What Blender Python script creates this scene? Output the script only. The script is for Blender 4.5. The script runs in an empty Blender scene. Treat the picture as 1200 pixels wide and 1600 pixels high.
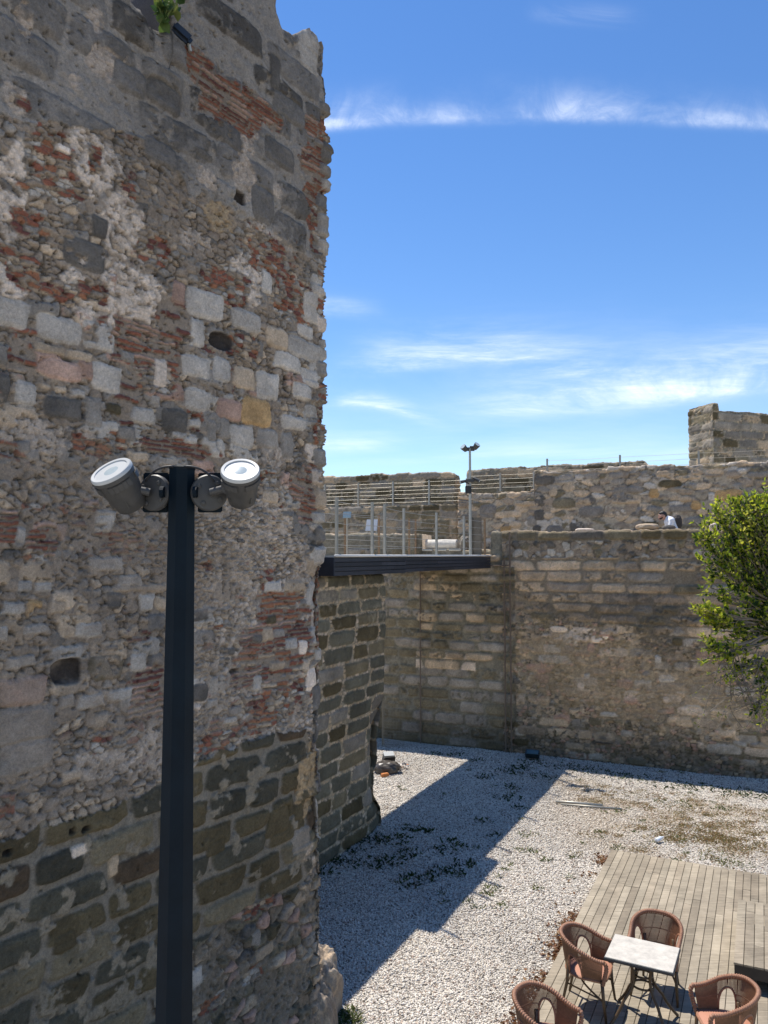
import bpy, bmesh, math, random
import numpy as np
from mathutils import Vector, Matrix
random.seed(11)
RG = np.random.default_rng(5)
R = math.radians
scn = bpy.context.scene
COL = scn.collection
EYE = 5.35                       # camera height above the courtyard gravel

# ------------------------------------------------------------------ node helpers
def mat(name, base=(.5,.5,.5), rough=.8, metal=0.0, attr=None, var=.0, vscale=20, bump=0.0, bscale=60, spec=.5, bump2=0, b2scale=200):
    m = bpy.data.materials.new(name); m.use_nodes = True
    nt = m.node_tree; N = nt.nodes; L = nt.links
    b = N['Principled BSDF']
    b.inputs['Base Color'].default_value = (*base, 1)
    b.inputs['Roughness'].default_value = rough
    b.inputs['Metallic'].default_value = metal
    b.inputs['Specular IOR Level'].default_value = spec
    tc = N.new('ShaderNodeTexCoord')
    src = None
    if attr:
        a = N.new('ShaderNodeAttribute'); a.attribute_name = attr; src = a.outputs['Color']
    else:
        r = N.new('ShaderNodeRGB'); r.outputs[0].default_value = (*base, 1); src = r.outputs[0]
    if var:
        n = N.new('ShaderNodeTexNoise'); n.inputs['Scale'].default_value = vscale
        n.inputs['Detail'].default_value = 8; n.inputs['Roughness'].default_value = .7
        L.new(tc.outputs['Object'], n.inputs['Vector'])
        mr = N.new('ShaderNodeMapRange'); mr.inputs[1].default_value = .25; mr.inputs[2].default_value = .75
        mr.inputs[3].default_value = 1-var; mr.inputs[4].default_value = 1+var
        L.new(n.outputs['Fac'], mr.inputs[0])
        mx = N.new('ShaderNodeMix'); mx.data_type = 'RGBA'; mx.blend_type = 'MULTIPLY'; mx.inputs[0].default_value = 1
        L.new(src, mx.inputs[6]); L.new(mr.outputs[0], mx.inputs[7]); src = mx.outputs[2]
    if bump2:
        n = N.new('ShaderNodeTexNoise'); n.inputs['Scale'].default_value = b2scale; n.inputs['Detail'].default_value = 5; n.inputs['Roughness'].default_value = .75
        L.new(tc.outputs['Object'], n.inputs['Vector'])
        mr = N.new('ShaderNodeMapRange'); mr.inputs[1].default_value = .3; mr.inputs[2].default_value = .7
        mr.inputs[3].default_value = 1-bump2; mr.inputs[4].default_value = 1+bump2*.8
        L.new(n.outputs['Fac'], mr.inputs[0])
        mx = N.new('ShaderNodeMix'); mx.data_type = 'RGBA'; mx.blend_type = 'MULTIPLY'; mx.inputs[0].default_value = 1
        L.new(src, mx.inputs[6]); L.new(mr.outputs[0], mx.inputs[7]); src = mx.outputs[2]
    L.new(src, b.inputs['Base Color'])
    if bump:
        n = N.new('ShaderNodeTexNoise'); n.inputs['Scale'].default_value = bscale
        n.inputs['Detail'].default_value = 6; n.inputs['Roughness'].default_value = .65
        L.new(tc.outputs['Object'], n.inputs['Vector'])
        bp = N.new('ShaderNodeBump'); bp.inputs['Distance'].default_value = bump; bp.inputs['Strength'].default_value = 1
        L.new(n.outputs['Fac'], bp.inputs['Height']); L.new(bp.outputs[0], b.inputs['Normal'])
    return m

def tag(o, label=None, cat=None, group=None, kind=None):
    if label: o['label'] = label
    if cat: o['category'] = cat
    if group: o['group'] = group
    if kind: o['kind'] = kind
    return o
def empty(name, loc, rz=0, **k):
    o = bpy.data.objects.new(name, None); COL.objects.link(o)
    o.location = loc; o.rotation_euler = (0,0,rz); o.empty_display_size = .1
    return tag(o, **k)
def mesh_obj(name, V, Fc, m, parent=None, col=None, smooth=True, loc=None):
    V = np.asarray(V, dtype=np.float32)
    if loc is not None: V = V - np.array(loc, dtype=np.float32)
    me = bpy.data.meshes.new(name)
    if isinstance(Fc, np.ndarray):
        k = Fc.shape[1]; nf = len(Fc)
        me.vertices.add(len(V)); me.vertices.foreach_set('co', V.ravel())
        me.loops.add(nf*k); me.loops.foreach_set('vertex_index', Fc.astype(np.int32).ravel())
        me.polygons.add(nf); me.polygons.foreach_set('loop_start', np.arange(0, nf*k, k, dtype=np.int32))
        me.update(calc_edges=True)
    else:
        me.from_pydata(V.tolist(), [], Fc)
    me.validate()
    if col is not None:
        ca = me.color_attributes.new('col', 'FLOAT_COLOR', 'POINT')
        c4 = np.ones((len(V),4), dtype=np.float32); c4[:,:3] = col
        ca.data.foreach_set('color', c4.ravel())
    if smooth: me.polygons.foreach_set('use_smooth', np.ones(len(me.polygons), dtype=bool))
    me.materials.append(m)
    o = bpy.data.objects.new(name, me); COL.objects.link(o)
    if loc is not None and parent is None: o.location = loc
    if parent: o.parent = parent
    return o

class MB:
    """collects boxes, tubes and lathes into ONE mesh"""
    def __init__(s): s.v=[]; s.f=[]; s.c=[]
    def add(s, V, F, c=None):
        k=len(s.v); s.v += [tuple(p) for p in V]; s.f += [tuple(i+k for i in q) for q in F]
        s.c += [c or (1,1,1)]*len(V)
        return s
    def box(s, c, size, M=None, bev=0, col=None):
        hx,hy,hz=[q/2 for q in size]
        bm=bmesh.new(); bmesh.ops.create_cube(bm,size=1,matrix=Matrix.Diagonal((*size,1)))
        if bev: bmesh.ops.bevel(bm,geom=list(bm.edges),offset=bev,segments=2,affect='EDGES')
        bm.verts.index_update()
        V=[(M@v.co if M else v.co)+Vector(c) for v in bm.verts]; F=[[v.index for v in f.verts] for f in bm.faces]
        bm.free(); return s.add(V,F,col)
    def tube(s, P, r, n=8, cap=True, col=None, closed=False):
        P=[Vector(p) for p in P]; m=len(P)
        rr=r if isinstance(r,(list,tuple)) else [r]*m
        V=[];F=[]; up=None
        for i,p in enumerate(P):
            if closed: t=(P[(i+1)%m]-P[i-1]).normalized()
            else: t=(P[min(i+1,m-1)]-P[max(i-1,0)]).normalized()
            if up is None:
                up=Vector((0,0,1)) if abs(t.z)<.9 else Vector((1,0,0))
            x=(up-t*up.dot(t))
            if x.length<1e-5: x=t.orthogonal()
            x.normalize(); y=t.cross(x); up=x
            for k in range(n):
                a=2*math.pi*k/n; V.append(p+(x*math.cos(a)+y*math.sin(a))*rr[i])
        for i in range(m if closed else m-1):
            j=(i+1)%m
            for k in range(n): F.append((i*n+k,i*n+(k+1)%n,j*n+(k+1)%n,j*n+k))
        if cap and not closed:
            F.append(tuple(range(n-1,-1,-1))); F.append(tuple((m-1)*n+k for k in range(n)))
        return s.add(V,F,col)
    def lathe(s, prof, M, n=32, col=None):
        V=[];F=[];m=len(prof)
        for (r,z) in prof:
            for k in range(n):
                a=2*math.pi*k/n; V.append(M@Vector((r*math.cos(a),r*math.sin(a),z)))
        for i in range(m-1):
            for k in range(n): F.append((i*n+k,i*n+(k+1)%n,(i+1)*n+(k+1)%n,(i+1)*n+k))
        F.append(tuple(range(n-1,-1,-1))); F.append(tuple((m-1)*n+k for k in range(n)))
        return s.add(V,F,col)
    def build(s, name, m, parent=None, smooth=False, loc=None, col=False, sharp=None):
        o=mesh_obj(name, s.v, s.f, m, parent, col=np.array(s.c) if col else None, smooth=smooth, loc=loc)
        if sharp is not None:
            o.data.set_sharp_from_angle(angle=R(sharp))
        return o
def frame(z, hint=(0,0,1)):
    z=Vector(z).normalized(); x=Vector(hint).cross(z)
    if x.length<1e-4: x=z.orthogonal()
    x.normalize(); y=z.cross(x)
    return Matrix((x,y,z)).transposed()
def frame4(o, z, hint=(0,0,1)):
    M=frame(z,hint).to_4x4(); M.translation=Vector(o); return M

# ------------------------------------------------------------------ numpy noise
_T = RG.random((12,256,256)).astype(np.float32)
def vn(x,y,k=0):
    xi=np.floor(x).astype(np.int32); yi=np.floor(y).astype(np.int32)
    fx=(x-xi).astype(np.float32); fy=(y-yi).astype(np.float32)
    fx=fx*fx*(3-2*fx); fy=fy*fy*(3-2*fy)
    T=_T[k%12]; a=xi&255; b=yi&255; a1=(xi+1)&255; b1=(yi+1)&255
    return (T[a,b]*(1-fx)+T[a1,b]*fx)*(1-fy)+(T[a,b1]*(1-fx)+T[a1,b1]*fx)*fy
def fbm(x,y,o=4,k=0,g=.55):
    s=0;a=1.;t=0
    for i in range(o):
        s=s+a*vn(x*2**i+17.3*i,y*2**i+5.1*i,k+i); t+=a; a*=g
    return s/t
def hsh(i,j,k=0): return _T[k%12][(i*7+j*131+k*17)&255,(j*3+i*57+11)&255]
def voro(x,y,k=0,j=.85):
    xi=np.floor(x).astype(np.int32); yi=np.floor(y).astype(np.int32)
    f1=np.full(x.shape,9.,np.float32); f2=f1.copy(); idd=np.zeros(x.shape,np.float32); id2=idd.copy()
    for dx in (-1,0,1):
        for dy in (-1,0,1):
            a=xi+dx;b=yi+dy
            px=a+.5+(hsh(a,b,k)-.5)*j; py=b+.5+(hsh(a,b,k+1)-.5)*j
            d=np.hypot(x-px,y-py).astype(np.float32)
            c=d<f1
            f2=np.where(c,f1,np.minimum(f2,d)); f1=np.where(c,d,f1)
            idd=np.where(c,hsh(a,b,k+2),idd); id2=np.where(c,hsh(a,b,k+3),id2)
    return f1,f2,idd,id2
def sst(a,b,x):
    t=np.clip((x-a)/(b-a),0,1); return t*t*(3-2*t)
def inpoly(x,y,P):
    r=np.zeros(x.shape,bool); n=len(P)
    for i in range(n):
        x0,y0=P[i]; x1,y1=P[(i+1)%n]
        if y0==y1: continue
        c=((y0>y)!=(y1>y))&(x<(x1-x0)*(y-y0)/(y1-y0)+x0); r^=c
    return r

PAL=dict(W=(.58,.515,.45),w=(.42,.37,.32),G=(.36,.345,.32),g=(.215,.205,.19),D=(.10,.096,.09),d=(.16,.155,.148),K=(.042,.037,.034),
         Y=(.36,.25,.13),y=(.36,.285,.19),P=(.33,.235,.195),T=(.36,.30,.23),O=(.084,.073,.047),o=(.15,.136,.10),R=(.25,.098,.062),r=(.15,.062,.05),B=(.30,.135,.075),M=(.235,.203,.168))
for k_,v_ in PAL.items():
    if k_ not in 'RrB': PAL[k_]=(v_[0]*1.20,v_[1]*1.115,v_[2]*1.03)
def pal(s): return [np.array(PAL[q]) for q in s]

class Face:
    """a wall surface in metres (U along, Z up): paints relief h and albedo c"""
    def __init__(s,U,Z,warp=.02):
        s.U=U.astype(np.float32); s.Z=Z.astype(np.float32)
        s.h=np.zeros(U.shape,np.float32); s.c=np.zeros(U.shape+(3,),np.float32)
        s.Uw=s.U+warp*2*(fbm(U*8,Z*8,4,0)-.5)+warp*2.2*(fbm(U*2.6,Z*2.6,2,6)-.5); s.Zw=s.Z+warp*2*(fbm(U*8+40,Z*8,4,4)-.5)+warp*1.6*(fbm(U*1.6+9,Z*2,2,7)-.5)
        s.n1=fbm(U*14,Z*14,4,2); s.n2=fbm(U*42,Z*42,3,5); s.u1=s.U[0]
    def put(s,m,col,h,sl=np.s_[:,:]):
        m3=m[...,None]; s.c[sl]=s.c[sl]*(1-m3)+col*m3; s.h[sl]=s.h[sl]*(1-m)+h*m
    def win(s,u0,u1,z0,z1):
        i0,i1=np.searchsorted(s.u1,[u0,u1])
        if i1<=i0: return None
        zc=s.Z[:,i0:i1]; r=np.where(((zc>=z0)&(zc<=z1)).any(axis=1))[0]
        if len(r)==0: return None
        return np.s_[r[0]:r[-1]+1,i0:i1]
    def stone(s,u,z,a,b,col,prot=.02,n=4.5,rough=.4,mask=None,edge=.009,groove=.010,rot=0,smear=.35):
        w=s.win(u-a*1.35-.04,u+a*1.35+.04,z-b*1.35-.04,z+b*1.35+.04)
        if w is None: return
        x=s.Uw[w]-u; y=s.Zw[w]-z
        if rot: x,y=x*math.cos(rot)+y*math.sin(rot),-x*math.sin(rot)+y*math.cos(rot)
        x=x/a; y=y/b
        tx=1+.12*random.uniform(-1,1)*y; x=x*tx
        d=(np.abs(x)**n+np.abs(y)**n)**(1/n); e=(1-d)*min(a,b)
        m=sst(-edge*.3,edge,e)
        if mask is not None: m=m*mask[w]
        n1=s.n1[w]; n2=s.n2[w]
        sm=random.random(); ph=random.random()*50
        if smear and sm<smear: m=m*sst(.30+.2*sm/smear,.38+.2*sm/smear,fbm(s.U[w]*9+ph,s.Z[w]*9,4,3))
        hh=prot*np.sqrt(sst(0,min(a,b)*.38,e))+(n1-.5)*.028*rough+(n2-.5)*.016*rough
        tl=random.uniform(-.5,.5); hh=hh+tl*prot*x*.5
        v=(.62+.42*n1+.36*n2)*(.80+.42*vn(s.U[w]*4+ph,s.Z[w]*4,7))
        c=np.array(col)[None,None,:]*v[...,None]
        s.h[w]-=groove*np.exp(-(e/.014)**2)*(m if mask is None else m*1)
        s.put(m,c,hh,w)
    def courses(s,u0,u1,z0,z1,hc,ll,cols,gap=.018,prot=.03,mask=None,n=5,skip=0,jit=.12,rough=.5,cvar=.18,hv=.15,smear=.35):
        z=z0
        while z<z1:
            h=hc*random.uniform(1-hv,1+hv); u=u0-random.random()*ll[0]
            while u<u1:
                l=random.uniform(*ll)
                if random.random()>=skip:
                    c=random.choice(cols)*random.uniform(1-cvar,1+cvar)
                    hh=h*random.uniform(1-jit,1)
                    s.stone(u+l/2,z+h/2+random.uniform(-.5,.5)*(h-hh),max(.02,(l-gap)/2*random.uniform(1-jit*.5,1)),max(.02,(hh-gap)/2),c,prot*random.uniform(.5,1.3),n*random.uniform(.7,1.3),rough,mask,smear=smear)
                u+=l
            z+=h
    def rubble(s,mask,su,sz,cols,mort,prot=.03,gap=.12,redp=0,redc=None,k=0,darkp=.0):
        f1,f2,i1,i2=voro(s.Uw/su,s.Zw/sz,k); e=f2-f1
        m=sst(gap*.5,gap*1.3,e)*sst(.34,.46,.55*i2+.45*fbm(s.U*7,s.Z*7,4,k+2)+.06)
        C=np.array(cols); idx=np.minimum((i1*len(C)).astype(int),len(C)-1); c=C[idx]
        if redp: c=np.where((i2<redp)[...,None],np.array(redc),c)
        if darkp: c=np.where((i2>1-darkp)[...,None],np.array(PAL['D']),c)
        v=.5+.6*s.n1+.42*s.n2
        cm=np.array(mort)*(.55+.55*s.n1+.38*s.n2)[...,None]
        col=cm*(1-m[...,None])+c*(v*(.8+.4*i2))[...,None]*m[...,None]
        h=m*prot*sst(0,.45,e)*(.35+.8*i1)+(s.n1-.5)*.022+(s.n2-.5)*.014-.012*np.exp(-((e-gap*.6)/(gap*.4))**2)*(i2>.3)
        ck=np.exp(-((e-gap*.4)/.05)**2)*sst(.4,.6,fbm(s.U*5+3,s.Z*5,4,k+5)); col=col*(1-.6*ck)[...,None]; h=h-.016*ck  # dark joints, with recess shade of the cracks painted into the colour
        s.put(mask.astype(np.float32),col,h)
    def blob(s,u,z,a,b,seed=0,rag=.9):
        x=(s.Uw-u)/a; y=(s.Zw-z)/b
        d=np.hypot(x,y)+rag*(fbm(s.U*5+seed,s.Z*5,4,seed%9)-.5)*1.6
        return sst(1.08,.92,d)
    def box(s,u,z,a,b,seed=0,rag=.5):
        x=np.abs(s.Uw-u)/a; y=np.abs(s.Zw-z)/b
        d=(x**4+y**4)**.25+rag*(fbm(s.U*6+seed,s.Z*6,4,seed%9)-.5)*1.4
        return sst(1.06,.94,d)
    def bricks(s,m,pitch=.05,ln=.22,prob=.8,cols='Rr',mort='M',seed=0):
        zz=s.Zw/pitch+(vn(s.U*1.3+seed,s.Z*1.3,3)-.5)*1.6+.25*(s.n1-.5); row=np.floor(zz).astype(np.int32); fz=zz-row
        uu=s.Uw/ln+hsh(row,row*0+seed,1)*7; colm=np.floor(uu).astype(np.int32); fu=uu-colm
        h1=hsh(row,colm,2+seed%5); h2=hsh(row,colm,5)
        b=sst(.26,.38,fz)*sst(.97,.84,fz)*sst(.01,.05,fu)*sst(.99,.95,fu)*(h1<prob)*sst(.29,.37,fbm(s.U*11+seed,s.Z*16,4,4))
        gr=np.exp(-((fz-.2)/.10)**2)*(h1<prob)*sst(.45,.6,s.n1)
        C=np.array(pal(cols)); c=C[np.minimum((h2*len(C)).astype(int),len(C)-1)]*(.6+.5*s.n1+.35*s.n2)[...,None]
        cm=np.array(PAL[mort])*(.7+.35*s.n1+.25*s.n2)[...,None]
        col=cm*(1-b[...,None])+c*b[...,None]
        col=col*(1-.45*gr)[...,None]
        s.put(m,col,b*.018+(s.n1-.5)*.02-.006-.02*gr)
    def jumble(s,m,prob=.6,seed=0):
        f1,f2,i1,i2=voro(s.Uw/.11+seed,s.Zw/.045,seed%8); e=f2-f1; b=sst(.05,.2,e)
        C=np.array(pal('RRrTGgB')); c=C[np.minimum((i1*7).astype(int),6)]
        c=np.where((i2>prob)[...,None],np.array(PAL['M']),c)*(.6+.5*s.n1+.35*s.n2)[...,None]
        cm=np.array(PAL['M'])*(.6+.35*s.n1+.25*s.n2)[...,None]
        s.put(m,cm*(1-b[...,None])+c*b[...,None],b*.024*(.4+i2)+(s.n1-.5)*.022-.01)
    def stain(s,m,col,amt):
        a=(m*amt)[...,None]; s.c[:]=s.c*(1-a)+np.array(col)*(.7+.6*s.n1[...,None])*a

def wall(name,A,D,L,th,z0,top,res,paint,m,uo=0,fine=(None,None),coarse=.12,rz=None,bulge=None,tcol='T',rim=.05,parent=None,endfine=.35,warp=.02):
    """closed masonry wall: one displaced sheet round its four sides plus a rough top"""
    D=Vector((D[0],D[1],0)).normalized(); N=Vector((D.y,-D.x,0)); A=Vector((A[0],A[1],0))
    f0=fine[0] if fine[0] is not None else 0; f1=fine[1] if fine[1] is not None else L
    def rng(a,b,st): n=max(1,int(round((b-a)/st))); return [a+(b-a)*i/n for i in range(n)]
    S=[];
    if f0>0: S+=[(q,0) for q in rng(0,f0,coarse)]
    S+=[(q,0) for q in rng(f0,f1,res)]
    if f1<L: S+=[(q,0) for q in rng(f1,L,coarse)]
    nf=len(S)+1
    ef=min(endfine,th*.5)
    S+=[(L+q,1) for q in rng(0,ef,res)]+[(L+q,1) for q in rng(ef,th,coarse)]
    S+=[(L+th+q,2) for q in rng(0,L,coarse)]+[(2*L+th+q,3) for q in rng(0,th-ef,coarse)]+[(2*L+2*th-ef+q,3) for q in rng(0,ef+1e-6,res)]
    P=[];NN=[];UF=[]; per=2*L+2*th
    for i,(q,k) in enumerate(S):
        if k==0: p=A+D*q; n=N; uf=q
        elif k==1: p=A+D*L-N*(q-L); n=D; uf=L
        elif k==2: p=A+D*(L-(q-L-th))-N*th; n=-N; uf=L-(q-L-th)
        else: p=A-N*(th-(q-2*L-th)); n=-D; uf=0
        pk=S[i-1][1]
        if pk!=k:
            n0=[N,D,-N,-D][pk]; n=(n+n0)/1.4142*1.0
        P.append(p);NN.append(n);UF.append(uf)
    P=np.array([tuple(p) for p in P]);NN=np.array([tuple(p) for p in NN]);UF=np.array(UF)
    q=np.array([a for a,_ in S]); T=np.array(top(UF+uo))
    zs=max(z0+.2,T.min()-.35); st_=rz or res
    r1=int((zs-z0)/st_)+2; r2=int((T.max()-zs)/st_)+2; rows=r1+r2
    t=np.concatenate([np.zeros(r1),np.arange(1,r2+1)/r2])[:,None]
    zl=np.concatenate([np.linspace(z0,zs,r1),np.full(r2,zs)])[:,None]
    Z=zl+(T[None,:]-zs)*t; U=np.repeat((q+uo)[None,:],rows,0)
    F=Face(U,Z,warp); paint(F)
    h=F.h-rim*np.exp(-(T[None,:]-Z)/.035)
    if bulge is not None: h=h+bulge(U,Z)
    nc=len(S)
    V=P[None,:,:]+NN[None,:,:]*h[...,None]; V[...,2]=Z
    V[...,2]+=np.where(t>.9999,(F.n1-.5)*.06,0)
    idx=np.arange(rows*nc).reshape(rows,nc)
    a=idx[:-1,:];b=np.roll(idx,-1,1)[:-1,:];c=np.roll(idx,-1,1)[1:,:];d=idx[1:,:]
    Fc=np.stack([a,b,c,d],-1).reshape(-1,4)
    Vs=[V.reshape(-1,3)]; Cs=[F.c.reshape(-1,3)]; Fs=[Fc]; k0=rows*nc
    K=max(4,int(th/.08)); fr=V[-1,:nf]; bk=P[:nf]-np.array(tuple(N))*(th-.02); bk[:,2]=T[:nf]-.03
    prev=idx[-1,:nf]
    for k in range(1,K+1):
        w=k/K; r=fr*(1-w)+bk*w
        r[:,2]+=.05*(fbm(q[:nf]*5+k*.7,np.full(nf,k*.6),3,3)-.4)*(1 if k<K else 0)
        cc=np.array(PAL[tcol])*(.7+.6*fbm(q[:nf]*9,np.full(nf,k*1.1),3,6))[:,None]
        cur=np.arange(k0,k0+nf); k0+=nf
        Vs.append(r);Cs.append(cc); Fs.append(np.stack([prev[:-1],prev[1:],cur[1:],cur[:-1]],-1)); prev=cur
    o=mesh_obj(name,np.concatenate(Vs),np.concatenate(Fs),m,parent,col=np.concatenate(Cs))
    return o
TS=[(-3.02,8.11,0.079,0.095,'D'),(-3.13,7.84,0.192,0.128,'D'),(-1.41,8.99,0.077,0.072,'K'),(-0.88,10.58,0.078,0.202,'D'),(-0.28,11.19,0.196,0.248,'G'),(-1.98,9.30,0.256,0.136,'d'),
(-2.37,9.02,0.187,0.117,'d'),(-1.63,9.57,0.240,0.128,'d'),(-0.65,10.28,0.273,0.142,'d'),(-2.35,9.58,0.204,0.131,'d'),(-2.71,9.55,0.187,0.138,'d'),(-0.82,9.70,0.262,0.139,'d'),
(-1.07,9.05,0.186,0.194,'d'),(-0.63,8.96,0.203,0.171,'d'),(-3.36,8.63,0.061,0.029,'W'),(-3.71,7.20,0.125,0.112,'G'),(-3.33,7.16,0.193,0.107,'G'),(-2.97,7.19,0.159,0.118,'G'),
(-3.39,6.99,0.118,0.038,'T'),(-3.14,6.98,0.126,0.039,'T'),(-3.29,6.84,0.182,0.079,'P'),(-2.88,6.85,0.135,0.113,'G'),(-3.58,6.60,0.090,0.097,'G'),(-3.27,6.54,0.164,0.090,'D'),
(-2.99,6.55,0.079,0.128,'g'),(-3.77,6.60,0.053,0.126,'D'),(-3.43,6.69,0.047,0.020,'T'),(-3.30,6.69,0.054,0.028,'T'),(-3.14,6.68,0.076,0.034,'G'),(-1.83,7.77,0.227,0.136,'G'),
(-2.15,7.79,0.073,0.105,'P'),(-1.95,7.47,0.110,0.140,'G'),(-1.28,7.74,0.216,0.101,'G'),(-1.61,7.46,0.164,0.090,'K'),(-1.93,7.14,0.161,0.100,'G'),(-1.61,7.17,0.119,0.117,'G'),
(-1.29,7.16,0.156,0.114,'T'),(-0.94,7.14,0.168,0.140,'G'),(-1.89,6.83,0.154,0.107,'G'),(-1.49,6.80,0.168,0.104,'P'),(-1.10,6.84,0.223,0.145,'Y'),(-2.15,6.60,0.145,0.110,'D'),
(-2.49,6.60,0.134,0.074,'G'),(-2.79,6.61,0.076,0.045,'O'),(-2.66,6.42,0.092,0.058,'g'),(-1.72,6.56,0.062,0.108,'g'),(-1.54,6.60,0.064,0.110,'g'),(-1.30,6.56,0.175,0.113,'G'),
(-0.91,6.58,0.168,0.103,'g'),(-0.52,6.80,0.182,0.077,'G'),(-0.80,7.67,0.173,0.113,'T'),(-0.34,7.67,0.296,0.118,'G'),(-0.64,7.45,0.223,0.092,'G'),(-0.22,7.36,0.193,0.095,'G'),
(-0.41,7.17,0.151,0.086,'G'),(-0.19,6.98,0.145,0.076,'G'),(-0.17,6.51,0.146,0.103,'W'),(-0.20,8.17,0.158,0.169,'G'),(-0.13,8.46,0.099,0.122,'G'),(-0.32,7.88,0.143,0.071,'G'),
(-2.37,6.76,0.046,0.038,'G'),(-2.81,6.46,0.062,0.045,'G'),(-2.25,6.21,0.094,0.038,'G'),(-2.55,6.23,0.116,0.046,'T'),(-0.64,7.22,0.071,0.091,'K'),(-2.70,7.08,0.071,0.049,'g'),
(-2.33,7.01,0.077,0.127,'W'),(-3.74,5.89,0.064,0.042,'g'),(-2.85,5.67,0.094,0.070,'G'),(-3.60,6.18,0.055,0.043,'g'),(-0.98,8.24,0.073,0.120,'G'),(-2.87,7.67,0.068,0.108,'P'),
(-1.93,6.61,0.068,0.040,'G'),(-1.96,6.43,0.084,0.033,'G'),(-0.61,6.55,0.089,0.137,'g'),(-2.86,5.62,0.080,0.076,'G'),(-2.84,5.28,0.161,0.058,'G'),(-3.63,5.51,0.038,0.058,'G'),
(-3.57,5.12,0.066,0.044,'G'),(-3.42,5.11,0.069,0.041,'G'),(-3.66,4.96,0.097,0.050,'G'),(-3.49,4.94,0.068,0.062,'Y'),(-3.30,4.94,0.071,0.055,'T'),(-2.78,4.97,0.075,0.068,'D'),
(-2.62,5.13,0.114,0.057,'G'),(-2.59,5.06,0.215,0.029,'T'),(-2.35,5.06,0.106,0.042,'T'),(-2.30,4.92,0.061,0.062,'T'),(-2.45,4.93,0.074,0.079,'G'),(-3.01,4.74,0.128,0.062,'G'),
(-2.64,4.71,0.113,0.050,'T'),(-2.35,4.75,0.106,0.083,'d'),(-3.47,4.78,0.102,0.040,'G'),(-3.73,4.77,0.042,0.061,'G'),(-3.57,4.55,0.121,0.050,'G'),(-3.20,4.43,0.140,0.104,'K'),
(-2.85,4.42,0.160,0.103,'O'),(-2.53,4.43,0.087,0.081,'G'),(-2.34,4.42,0.091,0.073,'d'),(-3.56,4.32,0.187,0.104,'P'),(-2.98,4.17,0.116,0.058,'G'),(-3.20,4.20,0.073,0.052,'G'),
(-2.71,4.17,0.124,0.056,'G'),(-2.85,3.99,0.099,0.068,'T'),(-3.12,4.02,0.062,0.031,'T'),(-3.52,4.06,0.222,0.146,'g'),(-3.51,3.83,0.222,0.125,'g'),(-3.13,3.59,0.086,0.042,'T'),
(-1.82,4.07,0.102,0.084,'D'),(-2.81,4.58,0.067,0.021,'D'),(-0.89,4.53,0.083,0.069,'T'),(-0.72,4.53,0.086,0.044,'g'),(-1.05,4.50,0.080,0.040,'D'),(-0.54,4.40,0.089,0.059,'G'),
(-1.05,4.04,0.060,0.084,'G'),(-0.13,4.90,0.133,0.156,'G'),(-0.17,3.98,0.131,0.123,'W'),(-0.16,5.22,0.109,0.093,'T'),(-0.76,4.19,0.107,0.044,'T'),(-1.43,3.74,0.092,0.034,'G'),
(-1.81,3.70,0.068,0.039,'D'),(-1.35,3.81,0.094,0.034,'g'),(-0.83,4.67,0.084,0.043,'O'),(-1.65,3.94,0.071,0.046,'G'),(-0.36,4.34,0.069,0.076,'W'),(-1.83,4.79,0.102,0.052,'D'),
(-1.42,4.41,0.056,0.041,'D'),(-1.36,4.20,0.066,0.027,'K'),(-0.81,5.02,0.127,0.058,'G'),(-3.33,5.52,0.071,0.055,'P'),(-3.07,3.01,0.074,0.042,'W'),(-3.13,3.16,0.034,0.028,'K'),
(-3.01,3.15,0.041,0.024,'K'),(-3.66,3.17,0.046,0.026,'K'),(-0.73,2.58,0.182,0.135,'O'),(-0.34,2.27,0.148,0.133,'g'),(-2.74,2.77,0.049,0.086,'T'),(-0.38,2.58,0.083,0.079,'O'),
(-1.80,1.45,0.079,0.081,'G'),(-0.90,1.33,0.131,0.059,'T'),(-1.60,2.57,0.114,0.070,'O'),(-1.03,1.51,0.064,0.073,'g'),(-3.18,2.34,0.103,0.069,'O')]
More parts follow.
